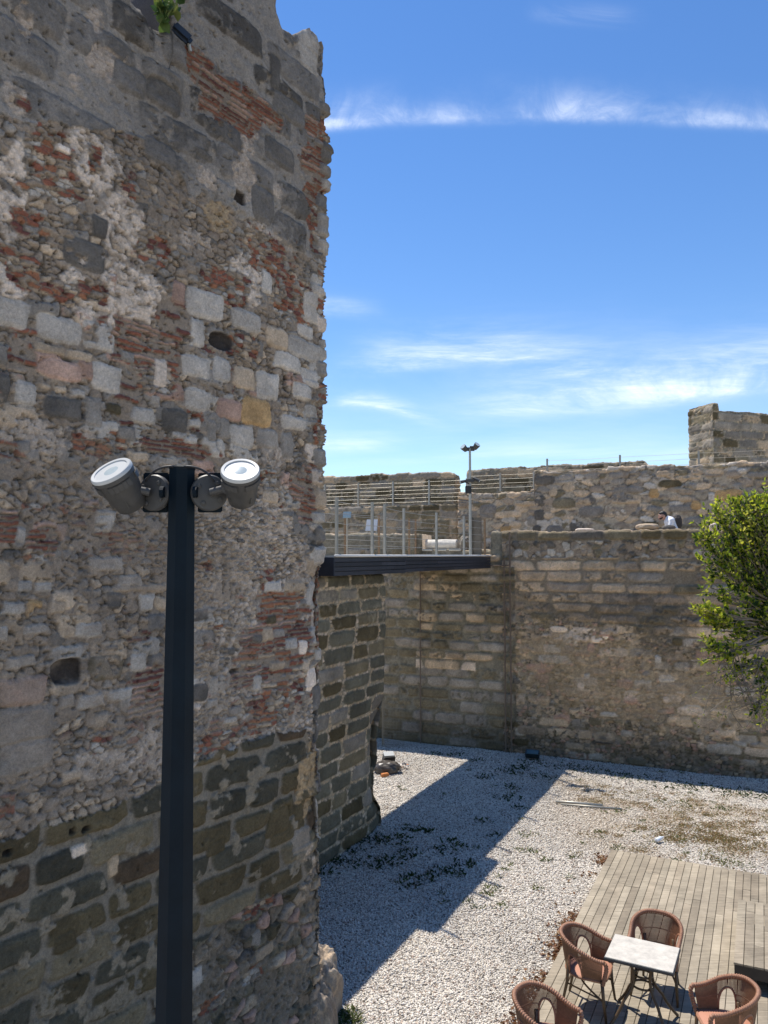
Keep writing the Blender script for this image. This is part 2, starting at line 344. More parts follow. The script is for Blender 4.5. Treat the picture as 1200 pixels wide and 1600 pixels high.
TR=[(-1.96,10.10,0.121,0.110,'b'),(-1.63,9.89,0.315,0.214,'b'),(-1.12,10.05,0.227,0.120,'b'),(-0.22,10.26,0.148,0.099,'b'),(-0.22,9.83,0.172,0.180,'b'),(-0.24,9.43,0.147,0.195,'b'),
(-0.14,9.14,0.124,0.213,'j'),(-3.48,8.53,0.176,0.180,'j'),(-3.42,8.26,0.202,0.101,'j'),(-3.62,7.94,0.123,0.076,'j'),(-3.66,7.62,0.144,0.054,'j'),(-3.72,8.85,0.066,0.044,'j'),
(-2.48,8.10,0.166,0.152,'j'),(-0.94,8.55,0.318,0.196,'j'),(-2.72,8.54,0.086,0.050,'j'),(-3.08,8.66,0.052,0.095,'j'),(-2.50,7.25,0.313,0.175,'b'),(-1.60,8.02,0.239,0.154,'j'),
(-3.61,6.93,0.111,0.162,'s'),(-3.05,7.55,0.130,0.070,'j'),(-3.45,7.48,0.211,0.067,'j'),(-2.13,6.35,0.339,0.064,'b'),(-2.21,7.53,0.144,0.155,'s'),(-3.71,6.14,0.108,0.063,'s'),
(-2.68,6.75,0.099,0.194,'s'),(-0.54,8.20,0.252,0.265,'j'),(-1.48,7.12,0.047,0.112,'s'),(-1.33,7.46,0.175,0.114,'j'),(-0.14,6.71,0.073,0.111,'j'),(-0.40,6.09,0.162,0.108,'b'),
(-0.23,5.91,0.119,0.094,'b'),(-3.01,6.25,0.117,0.069,'j'),(-3.52,5.73,0.102,0.032,'j'),(-3.11,5.71,0.151,0.045,'j'),(-2.33,6.93,0.170,0.076,'j'),(-1.81,7.41,0.087,0.081,'j'),
(-0.61,6.63,0.089,0.091,'j'),(-2.38,6.44,0.091,0.038,'s'),(-0.95,6.16,0.125,0.058,'j'),(-1.94,6.71,0.084,0.079,'j'),(-0.24,6.33,0.120,0.047,'b'),(-3.70,7.51,0.055,0.064,'j'),
(-0.81,8.46,0.217,0.091,'j'),(-2.73,6.35,0.070,0.060,'j'),(-3.74,5.55,0.063,0.104,'b'),(-3.43,5.43,0.104,0.097,'b'),(-2.79,5.46,0.205,0.082,'b'),(-3.03,5.57,0.116,0.148,'s'),
(-0.72,4.87,0.410,0.088,'c'),(-0.59,4.66,0.288,0.104,'c'),(-0.72,4.49,0.431,0.132,'b'),(-0.80,4.24,0.466,0.130,'c'),(-1.05,4.12,0.302,0.084,'b'),(-0.58,3.92,0.331,0.103,'c'),
(-1.16,3.69,0.392,0.124,'c'),(-0.92,3.82,0.329,0.085,'j'),(-0.40,3.89,0.160,0.105,'j'),(-2.42,4.18,0.163,0.217,'b'),(-2.70,3.82,0.179,0.081,'j'),(-1.53,3.57,0.253,0.080,'j'),
(-1.55,4.72,0.109,0.081,'j'),(-1.76,4.47,0.069,0.039,'j'),(-0.90,5.11,0.104,0.087,'j'),(-2.68,5.37,0.084,0.071,'s'),(-0.26,5.77,0.143,0.062,'b'),(-2.52,4.69,0.087,0.072,'s'),
(-2.60,5.46,0.057,0.072,'j'),(-2.33,5.44,0.092,0.062,'j'),(-3.51,5.36,0.068,0.043,'j'),(-1.77,5.29,0.104,0.066,'j'),(-3.68,3.51,0.057,0.076,'j'),(-1.12,1.78,0.105,0.044,'j'),
(-0.86,1.79,0.088,0.045,'j'),(-1.65,1.14,0.204,0.055,'j'),(-1.11,1.17,0.146,0.058,'j')]
TW=[(-3.72,9.51,0.066,0.121,'w'),(-3.00,9.55,0.148,0.121,'w'),(-3.06,9.89,0.079,0.157,'w'),(-3.08,8.57,0.235,0.272,'W'),(-2.80,8.21,0.223,0.232,'W'),(-3.77,8.21,0.108,0.301,'W'),
(-3.76,8.91,0.087,0.163,'w'),(-1.36,9.35,0.176,0.321,'w'),(-1.96,8.35,0.187,0.121,'w'),(-1.61,8.67,0.203,0.127,'y'),(-0.88,8.69,0.236,0.167,'w'),(-3.25,9.27,0.075,0.070,'w'),
(-2.69,9.69,0.087,0.076,'w'),(-1.84,9.00,0.158,0.110,'w'),(-0.82,9.27,0.109,0.092,'w'),(-1.24,9.75,0.080,0.089,'w'),(-2.81,7.62,0.388,0.290,'W'),(-3.72,7.46,0.108,0.118,'W'),
(-2.27,7.02,0.126,0.141,'W'),(-1.26,8.20,0.198,0.232,'W'),(-3.51,6.30,0.285,0.141,'w'),(-0.78,6.41,0.259,0.089,'w'),(-3.03,6.36,0.078,0.046,'w'),(-1.34,5.42,0.768,0.291,'r'),
(-1.92,5.60,0.202,0.261,'r'),(-0.77,5.46,0.386,0.265,'r'),(-3.08,5.43,0.228,0.068,'r'),(-2.50,3.62,0.260,0.190,'w'),(-2.86,3.69,0.264,0.136,'w'),(-0.19,3.07,0.142,0.303,'y'),
(-0.28,2.84,0.137,0.306,'y'),(-0.20,2.02,0.101,0.144,'w')]
P_TOP=[(-5.14,10.06),(0.63,14.92),(0.65,8.90),(-0.43,8.71),(-1.14,8.85),(-1.76,8.73),(-2.31,9.00),(-2.79,9.08),(-3.45,8.82),(-3.87,8.78),(-5.09,8.58)]
P_LOW=[(-5.22,3.65),(-3.71,3.28),(-3.41,3.24),(-3.02,3.20),(-2.60,3.21),(-2.20,3.42),(-1.67,3.45),(-0.88,3.48),(-0.32,3.40),(-0.05,3.25),(-0.04,1.99),(-0.36,1.79),(-0.95,1.83),(-1.64,1.75),(-1.87,1.73),(-1.93,0.83),(-5.16,2.13)]
P_RUB=[(-1.87,1.73),(-1.64,1.75),(-0.95,1.83),(-0.36,1.79),(0.67,1.84),(0.68,-1.59),(-2.06,0.07),(-1.93,1.11)]
P_MORT=[(-1.94,5.82),(-0.91,6.01),(0.04,6.30),(0.06,3.30),(-0.88,3.48),(-1.90,3.50)]
T_TOP=[(-4.78,10.18),(-3.10,11.14),(-2.87,10.73),(-2.72,10.29),(-2.60,10.27),(-2.55,10.13),(-2.39,10.20),(-2.32,10.25),(-2.43,10.35),(-2.45,10.83),(-2.04,11.22),(-0.93,11.68),(-0.83,11.38),(-0.73,11.22),(-0.54,11.21),(-0.43,11.32),(-0.27,11.46),(-0.15,11.48),(-0.05,11.40)]
# ------------------------------------------------------------------ masonry
MAS=mat('old_masonry',attr='col',rough=.95,var=.30,vscale=48,bump=.014,bscale=85,spec=.2,bump2=.26,b2scale=130)
MASF=mat('old_masonry_far',attr='col',rough=.95,var=.28,vscale=20,bump=.028,bscale=30,spec=.2,bump2=.25,b2scale=55)
A35=R(35); TD=(math.sin(A35),math.cos(A35)); TC=(-.69,8.8)     # tower face direction and its corner
TL=6.5
tx=[p[0] for p in T_TOP]; 
# profile points run left to right; the notch doubles back, so make it monotonic
tp=[]
for u,z in T_TOP:
    if tp and u<=tp[-1][0]: u=tp[-1][0]+.012
    tp.append((u,z))
def tower_top(u):
    u=np.asarray(u); z=np.interp(u,[p[0] for p in tp],[p[1] for p in tp])
    return z+.05*(fbm(u*4,u*0,3,1)-.5)*2
def paint_tower(F):
    full=np.ones(F.U.shape,np.float32)
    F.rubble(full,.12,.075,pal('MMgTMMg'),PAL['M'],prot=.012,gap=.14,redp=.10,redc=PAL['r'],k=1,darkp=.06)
    wu=F.U+.12*(fbm(F.U*3,F.Z*3,3,8)-.5)*2; wz=F.Z+.14*(fbm(F.U*3+9,F.Z*3,3,9)-.5)*2
    mm=inpoly(wu,wz,P_MORT)
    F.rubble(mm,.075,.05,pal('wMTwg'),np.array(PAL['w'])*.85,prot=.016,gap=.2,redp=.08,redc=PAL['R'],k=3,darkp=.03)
    # medium grey blocks in rough courses over the middle
    F.courses(-6.5,.0,5.2,7.6,.215,(.2,.5),pal('GgTGgP'),gap=.035,prot=.02,skip=.5,n=6)
    F.courses(-6.5,.0,4.0,5.6,.2,(.2,.45),pal('GgTMgT'),gap=.035,prot=.018,skip=.55,n=5)
    F.courses(0,4.2,0,9,.26,(.3,.6),pal('GgdTg'),gap=.03,prot=.04,skip=.15,n=7)
    # weathered ashlar top
    mt=inpoly(wu,wz,P_TOP)|((F.U>-.02)&(F.Z>8.6))
    F.put(mt.astype(np.float32),np.array(PAL['d'])*1.12*(.6+.5*F.n1+.35*F.n2)[...,None],(F.n1-.5)*.04)
    F.put(mt.astype(np.float32),np.array(PAL['g'])*1.25*(.5+.6*F.n1+.4*F.n2)[...,None],(F.n1-.5)*.04)
    F.courses(-6.5,4.5,7.3,11.8,.36,(.5,1.1),pal('dddgdD'),gap=.03,prot=.035,mask=mt.astype(np.float32),n=6,skip=.05,cvar=.2,rough=.8)
    sk=F.n1*.6+.4*fbm(F.U*3,F.Z*3,4,5); F.stain((mt*sst(.5,.62,sk)).astype(np.float32),PAL['g'],.55)
    # lower ashlar, olive brown blocks in pale mortar
    ml=inpoly(wu,wz,P_LOW)
    F.put(ml.astype(np.float32),np.array((.215,.19,.155))*(.62+.45*F.n1+.35*F.n2)[...,None],(F.n1-.5)*.03-.01)
    random.seed(4)
    F.courses(-6.5,.0,-.02,3.8,.262,(.38,.82),pal('OOOoO')+[np.array((.075,.070,.053))]*3+[np.array((.10,.072,.048))],gap=.024,prot=.026,mask=ml.astype(np.float32),n=6,jit=.08,rough=.9,hv=.12,smear=.06)
    mr=inpoly(wu,wz,P_RUB)|((F.U>.02)&(F.Z<3))
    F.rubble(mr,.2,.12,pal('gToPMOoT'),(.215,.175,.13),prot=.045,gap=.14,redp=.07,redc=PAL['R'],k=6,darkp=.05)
    mp_=mr*sst(.44,.54,fbm(F.U*2.6,F.Z*2.6,5,3)); F.put(mp_.astype(np.float32),np.array((.235,.19,.14))*(.4+.7*F.n1+.5*F.n2)[...,None],.02+(F.n1-.5)*.07+(F.n2-.5)*.03)
    sp_=ml*sst(.62,.68,fbm(F.U*6,F.Z*6,5,8)); F.put(sp_.astype(np.float32),np.array((.25,.215,.165))*(.5+.6*F.n1+.4*F.n2)[...,None],.02+(F.n1-.5)*.03)
    ws=sst(3.2,3.8,F.Z)*sst(6.6,5.9,F.Z+.5*(fbm(F.U*.9,F.Z*.9,2,5)-.5))*sst(-.9,-1.5,F.U)
    for (u,z,a,b,k) in TS[:0]: pass
    for i,(u,z,a,b,k) in enumerate(TW):
        q_=1.2 if k=='W' else 1.05
        m=F.blob(u,z,a*q_,b*q_,i*3+1,rag=.75 if k=='W' else 1.0)
        if k=='r': F.rubble(m,.06,.04,pal('wTMwTg'),PAL['w'],prot=.03,gap=.2,redp=.07,redc=PAL['R'],k=3,darkp=.04)
        else:
            f1,f2,i1,i2=voro(F.Uw/.085,F.Zw/.055,i%8); e=sst(.02,.2,f2-f1)
            c=np.array(PAL[k])*(.5+.55*F.n1+.4*F.n2)[...,None]*(.82+.18*e*(.7+.5*i1))[...,None]
            F.put(m*(.12+.88*sst(.34,.46,fbm(F.U*7,F.Z*7,5,i%8)))*(.35+.65*sst(.34,.5,fbm(F.U*15+i,F.Z*17,4,(i+3)%8))),c,.004+e*.008*(.3+i2)+(F.n1-.5)*.03+(F.n2-.5)*.016)
    for i,(u,z,a,b,k) in enumerate(TR):
        m=F.box(u,z,a*1.25,b*1.2,i*5+2,rag=.9)
        if k=='b': F.bricks(m,.047,.38,.95,'RRrP',seed=i)
        elif k=='c': F.bricks(m,.062,.24,.88,'BRBTR',seed=i)
        elif k=='s': F.bricks(m,.06,.16,.45,'Rrr',seed=i)
        else: F.jumble(m,.72,i)
    # deep joints and pockets
    pk=fbm(F.U*21,F.Z*30,4,10)*(1-.12*ml-.08*mt); F.h-=.03*sst(.66,.72,pk)
    F.c*=(1-.3*sst(.66,.72,pk))[...,None]
    random.seed(8)
    for t in TS:
        u,z,a,b,k=t[:5]
        if k=='d': F.stone(u,z,a*.97,b*.97,np.array(PAL['d'])*random.uniform(.75,1.1),.03,5,.8)
        elif k=='K': F.stone(u,z,a,b,PAL['K'],-.05,3.5,1.0)
        else: F.stone(u,z,a*1.04,b*1.04,np.array(PAL[k])*random.uniform(.92,1.14),.022,random.choice((4.5,6,8)),.5,groove=.016,smear=.12)
    # quoins up the corner wrap on to the side face
    z=3.6
    while z<10.6:
        h=random.uniform(.16,.34)
        if random.random()<.62:
            k=random.choice('GGgTWdG' if z<8.5 else 'dgdG'); l=random.uniform(.1,.22)
            F.stone(random.uniform(-.05,.05),z+h/2,l,h/2-.012,np.array(PAL[k])*random.uniform(.85,1.1),.05,6,.6)
        else: F.jumble(F.box(0,z+h/2,.14,h/2,int(z*10)),.7,int(z*7))
        z+=h
    F.stain((ws*sst(.36,.62,fbm(F.U*3.5,F.Z*4.5,5,6))).astype(np.float32),np.array(PAL['M'])*1.12,.62)
    F.c*=1+ml[...,None]*np.array((.10,.05,-.03))
    # broad uneven tone, darker towards the top
    s=fbm(F.U*.9,F.Z*.55,4,2); F.c*=(.78+.5*s)[...,None]
    F.c*=(1-.16*sst(8.2,9.6,F.Z))[...,None]
def tower_bulge(U,Z):
    k=np.exp(-(np.clip(np.abs(U),0,9)/.35)**2)
    jag=(fbm(Z*0+3,np.floor(Z/.23+.5*fbm(Z,Z,2,3))*1.7,2,4)-.5)*.11+(fbm(Z*4,Z*4,3,6)-.5)*.045
    side=(U>0)&(U<4.2)
    low=-.10*sst(5.6,4.9,Z)+.03*sst(3.2,2.4,Z)-.12*sst(8.9,11,Z)*0
    return k*jag+np.where(U>=-.0,low*np.exp(-np.clip(U-3.5,0,9)),low*np.exp(-(U/.16)**2)*.7)+.10*(fbm(U*.7,Z*.7,3,5)-.5)
tower=wall('stone_tower',(TC[0]-TD[0]*TL,TC[1]-TD[1]*TL),TD,TL,4.0,-.05,tower_top,.0105,paint_tower,MAS,uo=-TL,fine=(TL-4.25,None),coarse=.07,bulge=tower_bulge,rim=.03,tcol='d')
tag(tower,'tall ruined tower of patched grey stone, red brick and plaster beside the black post','tower')
# broken footing lump at the foot of the corner
def lump(name,c,rad,seed,cols,m,parent=None,n=64,amp=.35,flat=None,loc=None):
    V=[];C=[];Fc=[]
    for i in range(n+1):
        th=math.pi*i/n
        for j in range(2*n):
            ph=math.pi*j/n; d=np.array((math.sin(th)*math.cos(ph),math.sin(th)*math.sin(ph),math.cos(th)))
            V.append(d)
    V=np.array(V)
    q=np.abs(V)**.75*np.sign(V)
    f=fbm(V[:,0]*2+seed,V[:,1]*2+V[:,2]*2.3,4,seed%9)-.5; f2=fbm(V[:,0]*7+seed,V[:,1]*7+V[:,2]*6,3,2)-.5
    v=fbm(V[:,0]*5+seed,V[:,2]*5+V[:,1]*5,3,5)
    C=np.array(pal(cols))[np.minimum((v*1.4*len(cols)-.2*len(cols)).clip(0,len(cols)-1).astype(int),len(cols)-1)]*(.7+.6*(f2+.5))[:,None]
    P=q*(1+amp*f+amp*.4*f2)[:,None]*np.array(rad)+np.array(c)
    k=2*n
    for i in range(n):
        for j in range(k): Fc.append((i*k+j,(i+1)*k+j,(i+1)*k+(j+1)%k,i*k+(j+1)%k))
    return mesh_obj(name,P,Fc,m,parent,col=C,loc=loc)
lump('footing',(-.86,9.15,.12),(.36,.42,.66),3,'gTMg',MAS,tower,n=90,amp=.35)

# --- the lines of the place (plan, metres)
KD=(.4478,.8942); KN=(.8942,-.4478); KP=(.0,15.62)                # footbridge direction, its near side, abutment corner
def kpt(t,off=0): return (KP[0]+KD[0]*t+KN[0]*off, KP[1]+KD[1]*t+KN[1]*off)
def paint_abut(F):
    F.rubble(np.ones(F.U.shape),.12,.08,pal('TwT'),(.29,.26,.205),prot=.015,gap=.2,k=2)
    random.seed(21)
    L0=5.4
    F.courses(-1,8,.0,5.1,.285,(.55,1.1),pal('OodO')+[np.array((.125,.118,.093))]*5,gap=.032,prot=.03,n=6.5,jit=.08,rough=.9,skip=.02,cvar=.22,smear=.05)
    m=(F.Z>4.0)*sst(.42,.6,fbm(F.U*2.2,F.Z*2.2,4,3)); F.stain((m*sst(.3,.8,F.n1)).astype(np.float32),(.36,.32,.25),.4)
    F.c*=(.85+.45*fbm(F.U*.8,F.Z*.8,3,4))[...,None]*np.array((1.18,1.12,.99))
L0=5.4; a0=kpt(-L0)
ab=wall('bridge_abutment',a0,KD,L0,2.3,-.05,lambda u:4.99+.05*(fbm(np.asarray(u)*3,np.asarray(u)*0,3,2)-.5),.02,paint_abut,MAS,fine=(2.2,None),
   bulge=lambda U,Z:-.30*sst(2.7,1.7,Z)*(.35+.65*sst(.2,.8,Z))*np.exp(-((U-L0)/.42)**2)+.05*(fbm(U*2,Z*2,3,3)-.5)-.12*(U>L0)*sst(.5,.2,np.abs(Z-.9)))
tag(ab,'dark ashlar abutment with thick pale joints under the near end of the footbridge','abutment')

FA=(3.37,21.27); FD=Vector((.912,-.410)).normalized(); FN=Vector((FD.y,-FD.x))
def fpt(s,back=0): return (FA[0]+FD.x*s-FN.x*back, FA[1]+FD.y*s-FN.y*back)
FS0,FS1=-8.0,14.0
def fw_top(u):
    u=np.asarray(u); 
    z=np.where(u<-2.5,6.0,np.where(u<-.45,5.5,6.02))
    return z+.05*(fbm(u*3,u*0,3,1)-.5)*2+.05*(fbm(np.floor(u/.55),u*0,1,4)-.5)
def paint_fw(F):
    U,Z=F.U,F.Z; one=np.ones(U.shape,np.float32)
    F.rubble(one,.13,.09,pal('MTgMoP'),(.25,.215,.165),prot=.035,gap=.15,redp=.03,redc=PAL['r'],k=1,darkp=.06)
    left=((U<-.1)|((U<.25)&(fbm(U*0+1,np.floor(Z/.24),1,3)>.5))).astype(np.float32)
    F.put(left,np.array((.20,.183,.145))*(.5+.9*F.n1)[...,None],F.n1*.03-.035)
    random.seed(31)
    F.courses(-4.6,.4,0,2.1,.31,(.5,1.0),pal('oogog'),gap=.035,prot=.035,n=5,mask=left)
    F.courses(-4.6,.4,2.1,2.4,.26,(.7,1.1),pal('wTw'),gap=.03,prot=.05,n=6,mask=left*((U>-2.7)&(U<-.9)))
    F.courses(-4.6,-2.6,2.4,5.3,.29,(.5,.9),pal('gogo'),gap=.022,prot=.025,n=5,mask=left)
    F.courses(-2.55,.4,2.4,5.3,.28,(.45,1.0),pal('gToogT'),gap=.04,prot=.07,n=5,rough=1.5,mask=left)
    F.courses(-8,-4.6,0,5.2,.26,(.35,.6),pal('oOgo'),gap=.03,prot=.03,n=5)
    # right side: eroded pale ashlar above, patched rubble below
    r=1-left
    zb=3.55+.5*(fbm(U*.9,U*0,2,3)-.5)-.12*np.clip(U-2.5,-2,3)
    up=(r*(Z>zb)).astype(np.float32)
    F.put(up,np.array((.215,.18,.135))*(.65+.4*F.n1+.3*F.n2)[...,None],F.n1*.03-.02)
    F.courses(-.3,14,3.3,5.35,.26,(.5,1.25),pal('TMgToMT'),gap=.03,prot=.05,n=6,rough=1.7,mask=up,skip=.04,smear=.5)
    F.rubble((r*(Z>5.3)*(Z<5.74)),.2,.19,pal('gGoTMDG'),PAL['M'],prot=.05,gap=.12,k=4,darkp=.1)
    F.courses(-.5,14,5.74,6.02,.27,(.45,1.0),pal('OoDo'),gap=.02,prot=.06,n=6,mask=r)
    och=F.blob(3.0,2.35,2.6,1.15,5,1.0)*r; F.stain(och,(.42,.31,.185),.42); F.h*=(1-.2*och)
    pl=F.blob(5.2,1.7,2.2,.7,9,1.0)*r; F.stain(pl,(.33,.27,.2),.4)
    st=np.maximum(F.blob(3.6,3.85,1.0,.4,7,1.3),F.blob(4.3,3.2,.8,.75,8,1.2)); F.stain(np.maximum(st*.9,F.blob(1.9,3.9,.8,.25,12,1.4)*.6)*r,(.085,.08,.068),.6)
    random.seed(33)
    for k in range(46):
        u=random.uniform(.2,10); z=random.uniform(.3,3.4); 
        F.stone(u,z,random.uniform(.06,.26),random.uniform(.05,.12),np.array(PAL[random.choice('GgDTwOPG')]),.04,3.0,.7)
    F.courses(.4,14,.0,.95,.24,(.3,.6),pal('gGoTGD'),gap=.03,prot=.05,n=4,mask=r*sst(.35,.55,fbm(U*1.1,Z*1.1,3,6)),skip=.35)
    F.courses(1.2,2.6,3.05,3.3,.22,(.45,.8),pal('Ww'),gap=.03,prot=.05,n=4)
    F.courses(.3,14,.5,3.5,.27,(.4,.95),pal('TMTwGTgP'),gap=.04,prot=.03,n=5,mask=r*(1-.45*och)*sst(.34,.46,fbm(U*1.3,Z*1.5,3,2)),skip=.25,rough=1.2)
    foot_tone=sst(1.15,.2,Z+.5*(fbm(U*.8,Z*.5,3,2)-.5)); F.c*=(1-.42*foot_tone)[...,None]*np.array((1.38,1.30,1.17))  # colour gets darker towards the foot of the wall
    F.c*=(.8+.42*fbm(U*.6,Z*.8,3,7))[...,None]
    drip=sst(.5,.72,fbm(U*2.4,Z*.35,4,9))*sst(3.0,5.6,Z); F.c*=(1-.18*drip)[...,None]
fw=wall('courtyard_wall',fpt(FS0),FD,FS1-FS0,.9,-.05,fw_top,.03,paint_fw,MASF,uo=FS0,fine=(3.4,17.0),rz=.026,
    bulge=lambda U,Z:.12*(fbm(U*.5,Z*.6,3,5)-.5),tcol='T')
tag(fw,'long ochre stained courtyard wall behind the gravel, its foot in shade','wall')

def ashlar(cols,hc,ll,mort,seed,gap=.03,n=7,prot=.03,red=0,mix=0,dark=.8):
    def p(F):
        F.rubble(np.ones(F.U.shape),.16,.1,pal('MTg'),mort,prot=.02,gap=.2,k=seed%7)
        random.seed(seed)
        F.courses(F.u1.min()-.5,F.u1.max(),F.Z.min(),F.Z.max(),hc,ll,pal(cols),gap=gap,prot=prot,n=n,rough=.9,skip=mix)
        F.c*=(dark+.12+.4*fbm(F.U*.7,F.Z*.9,3,seed%9))[...,None]*np.array((1.06,1.02,.93))
    return p
def off(p,s,b): return (p[0]+FD.x*s-FN.x*b,p[1]+FD.y*s-FN.y*b)
# upper terrace wall
UW0=(2.55,26.3); UWL=13.0
def uw_top(u):
    u=np.asarray(u); return np.where(u<2.65,7.5,8.12)+.08*(fbm(np.floor(u/.5),u*0,1,2)-.5)+.06*(fbm(u*4,u*0,2,3)-.5)
def paint_uw(F):
    F.rubble(np.ones(F.U.shape),.40,.2,pal('MgTTGMo'),(.34,.29,.225),prot=.04,gap=.12,redp=.04,redc=(.26,.15,.09),k=5,darkp=.05)
    random.seed(41)
    F.courses(-1,UWL+1,5.2,8.3,.34,(.4,1.2),pal('gTTMGogT'),gap=.06,prot=.06,n=3.4,skip=.42,jit=.3,rough=1)
    F.courses(-1,UWL+1,7.75,8.1,.26,(.25,.6),pal('gTGo'),gap=.04,prot=.05,n=3.4,skip=.1,jit=.2)
    for k in range(26):
        F.stone(random.uniform(0,UWL),random.uniform(5.8,7.8),random.uniform(.12,.4),random.uniform(.1,.19),np.array(PAL[random.choice('DdODYdog')]),.05,3.2,.8)
    F.c*=(1.02+.4*fbm(F.U*.7,F.Z*.9,3,7))[...,None]*np.array((1.05,1.0,.94))
uw=wall('terrace_wall',UW0,FD,UWL,.8,5.2,uw_top,.034,paint_uw,MASF)
tag(uw,'multicoloured rubble wall on the upper terrace behind the seated person','wall')
# retaining wall with railing, left of it
W2L=12.0; w2a=off((2.6,27.6),-W2L,0)
w2=wall('retaining_wall',w2a,FD,W2L,1.4,5.2,lambda u:7.2+.03*(fbm(np.asarray(u)*3,np.asarray(u)*0,2,1)-.5),.045,ashlar('oOgoT',.3,(.5,1.0),(.29,.26,.2),51),MASF)
tag(w2,'grey brown block wall carrying a steel railing, just above the footbridge','wall')
PR=(2.86,31.4)
pl_=14.0
def p1top(u):
    u=np.asarray(u); return 8.84+.1*(fbm(np.floor(u/.6),u*0,1,2)-.5)+.05*(fbm(u*4,u*0,2,3)-.5)-.12*sst(pl_-.25,pl_,u)
p1=wall('parapet_wall',off(PR,-pl_,0),FD,pl_,.8,5.2,p1top,.045,ashlar('oOggT',.34,(.5,1.1),(.27,.24,.185),61),MASF)
tag(p1,'weathered ashlar parapet on the skyline to the left of the slim lamp mast','wall')
p2l=7.15
def p2top(u):
    u=np.asarray(u); return 8.84+.1*(fbm(np.floor(u/.6),u*0,1,5)-.5)+.05*(fbm(u*4,u*0,2,6)-.5)-.25*sst(p2l-.35,p2l,u)
p2=wall('parapet_wall',off(PR,.58,0),FD,p2l,.8,5.2,p2top,.045,ashlar('oOogT',.34,(.6,1.2),(.27,.24,.185),67),MASF)
tag(p2,'weathered ashlar parapet on the skyline to the right of the slim lamp mast','wall')
# ruined turret far right: return wall and front wall, one thing
TD2=Vector((.955,.295)).normalized()
def t2top(u):
    u=np.asarray(u); return np.where(u<.3,11.62,11.30)+.1*(fbm(np.floor(u/.7),u*0,1,5)-.5)
t2=wall('ruined_turret',(13.50,31.2),TD2,6,1.5,5.2,t2top,.05,ashlar('oOggTd',.36,(.5,1.3),(.25,.225,.17),71),MASF,endfine=.74)
tag(t2,'square ruined turret standing highest on the far right skyline','turret')
# terrace fill
tb=MB()
def quad(pts,z): return [(x,y,z) for x,y in pts]
def slab(mb,pts,z0,z1):
    n=len(pts); V=quad(pts,z0)+quad(pts,z1)
    F=[tuple(range(n,2*n)),tuple(range(n-1,-1,-1))]+[(i,(i+1)%n,n+(i+1)%n,n+i) for i in range(n)]
    mb.add(V,F)
slab(tb,[fpt(-8,.85),fpt(-2.6,.85),fpt(-2.6,9),fpt(-8,9)],4.0,5.7)
slab(tb,[fpt(-.45,.85),fpt(14,.85),fpt(14,12),fpt(-.45,12)],4.0,5.7)
slab(tb,[fpt(-2.6,.85),fpt(-.45,.85),fpt(-.45,12),fpt(-2.6,12)],4.0,5.38)
STN=mat('terrace_paving',(.34,.30,.24),.95,var=.3,vscale=3,bump=.02,bscale=12)
tag(tb.build('terrace',STN),kind='structure')
# ------------------------------------------------------------------ materials
STEEL=mat('brushed_steel',(.36,.32,.27),.42,.85,var=.15,vscale=9)
GALV=mat('galvanised_steel',(.40,.38,.33),.5,.6,var=.15,vscale=9)
NAVY=mat('navy_black_paint',(.004,.010,.016),.5,var=.3,vscale=6,spec=.12,bump=.0006,bscale=120)
CHAR=mat('charcoal_cast_metal',(.060,.058,.054),.5,var=.2,vscale=25,spec=.4)
BLK=mat('black_rubber',(.012,.012,.013),.5)
RIM=mat('pale_lamp_rim',(.46,.47,.46),.45)
LENS=mat('frosted_lens',(.40,.46,.47),.2,var=.12,vscale=26)
BOARDS=mat('dark_stained_boards',(.030,.032,.042),.55,attr='col',var=.3,vscale=6,bump=.002,bscale=60)
MARB=mat('marble',(.62,.57,.48),.7,var=.25,vscale=6,bump=.02,bscale=14)
RUST=mat('rusted_pipe',(.16,.115,.08),.8,var=.3,vscale=5)

# ------------------------------------------------------------------ footbridge
FBL=6.5
bx0=kpt(-5.2,-1.1)
fb=empty('footbridge',(*bx0,5.0),label='timber footbridge with dark board sides resting on the stone abutment',cat='footbridge')
def bridge_part(name,m,t0,t1,o0,o1,z0,z1,parent,bev=.004,col=None):
    b=MB(); V=[kpt(t,o) for t,o in ((t0,o0),(t1,o0),(t1,o1),(t0,o1))]
    slab(b,V,z0,z1); b.c=[col or (1,1,1)]*len(b.v)
    return b.build(name,m,parent,loc=(*bx0,5.0),col=True)
DECKG=mat('grey_deck_top',(.5,.47,.42),.8,var=.2,vscale=8)
bridge_part('deck_floor',DECKG,-5.2,FBL,-2.30,.05,5.318,5.352,fb)
bridge_part('deck_floor',DECKG,-2.6,.25,.05,.35,5.318,5.352,fb)
bridge_part('steel_beam',BLK,-5.2,FBL,-2.2,-.05,5.02,5.31,fb)
def side(o,t0,t1):
    b=MB(); z=5.0
    for k in range(4):
        t=t0
        while t<t1-.01:
            e=min(t1,t+random.uniform(1.5,2.6)); c=random.uniform(.6,1.6)
            V=[kpt(q,w) for q,w in ((t,o-.03),(e-.004,o-.03),(e-.004,o+random.uniform(0,.004)),(t,o+.002))]
            n=len(b.v); slab(b,V,z,z+.068); b.c[n:]=[(.031*c,.032*c,.038*c)]*(len(b.v)-n); t=e
        z+=.0795
    return b.build('side_boards',BOARDS,fb,loc=(*bx0,5.0),col=True)
def sun_edge_tube(o,t0,t1):  # pale tube added to draw a sunlit line along the deck edge
    b=MB(); p=[(*kpt(t,o),5.345) for t in (t0,(t0+t1)/2,t1)]; b.tube(p,.022,8); b.build('sun_edge',mat('pale_sun_edge',(.72,.70,.66),.6),fb,smooth=True,loc=(*bx0,5.0))
sun_edge_tube(.07,-5.2,-2.6);sun_edge_tube(.37,-2.6,.27);sun_edge_tube(.07,.28,FBL)
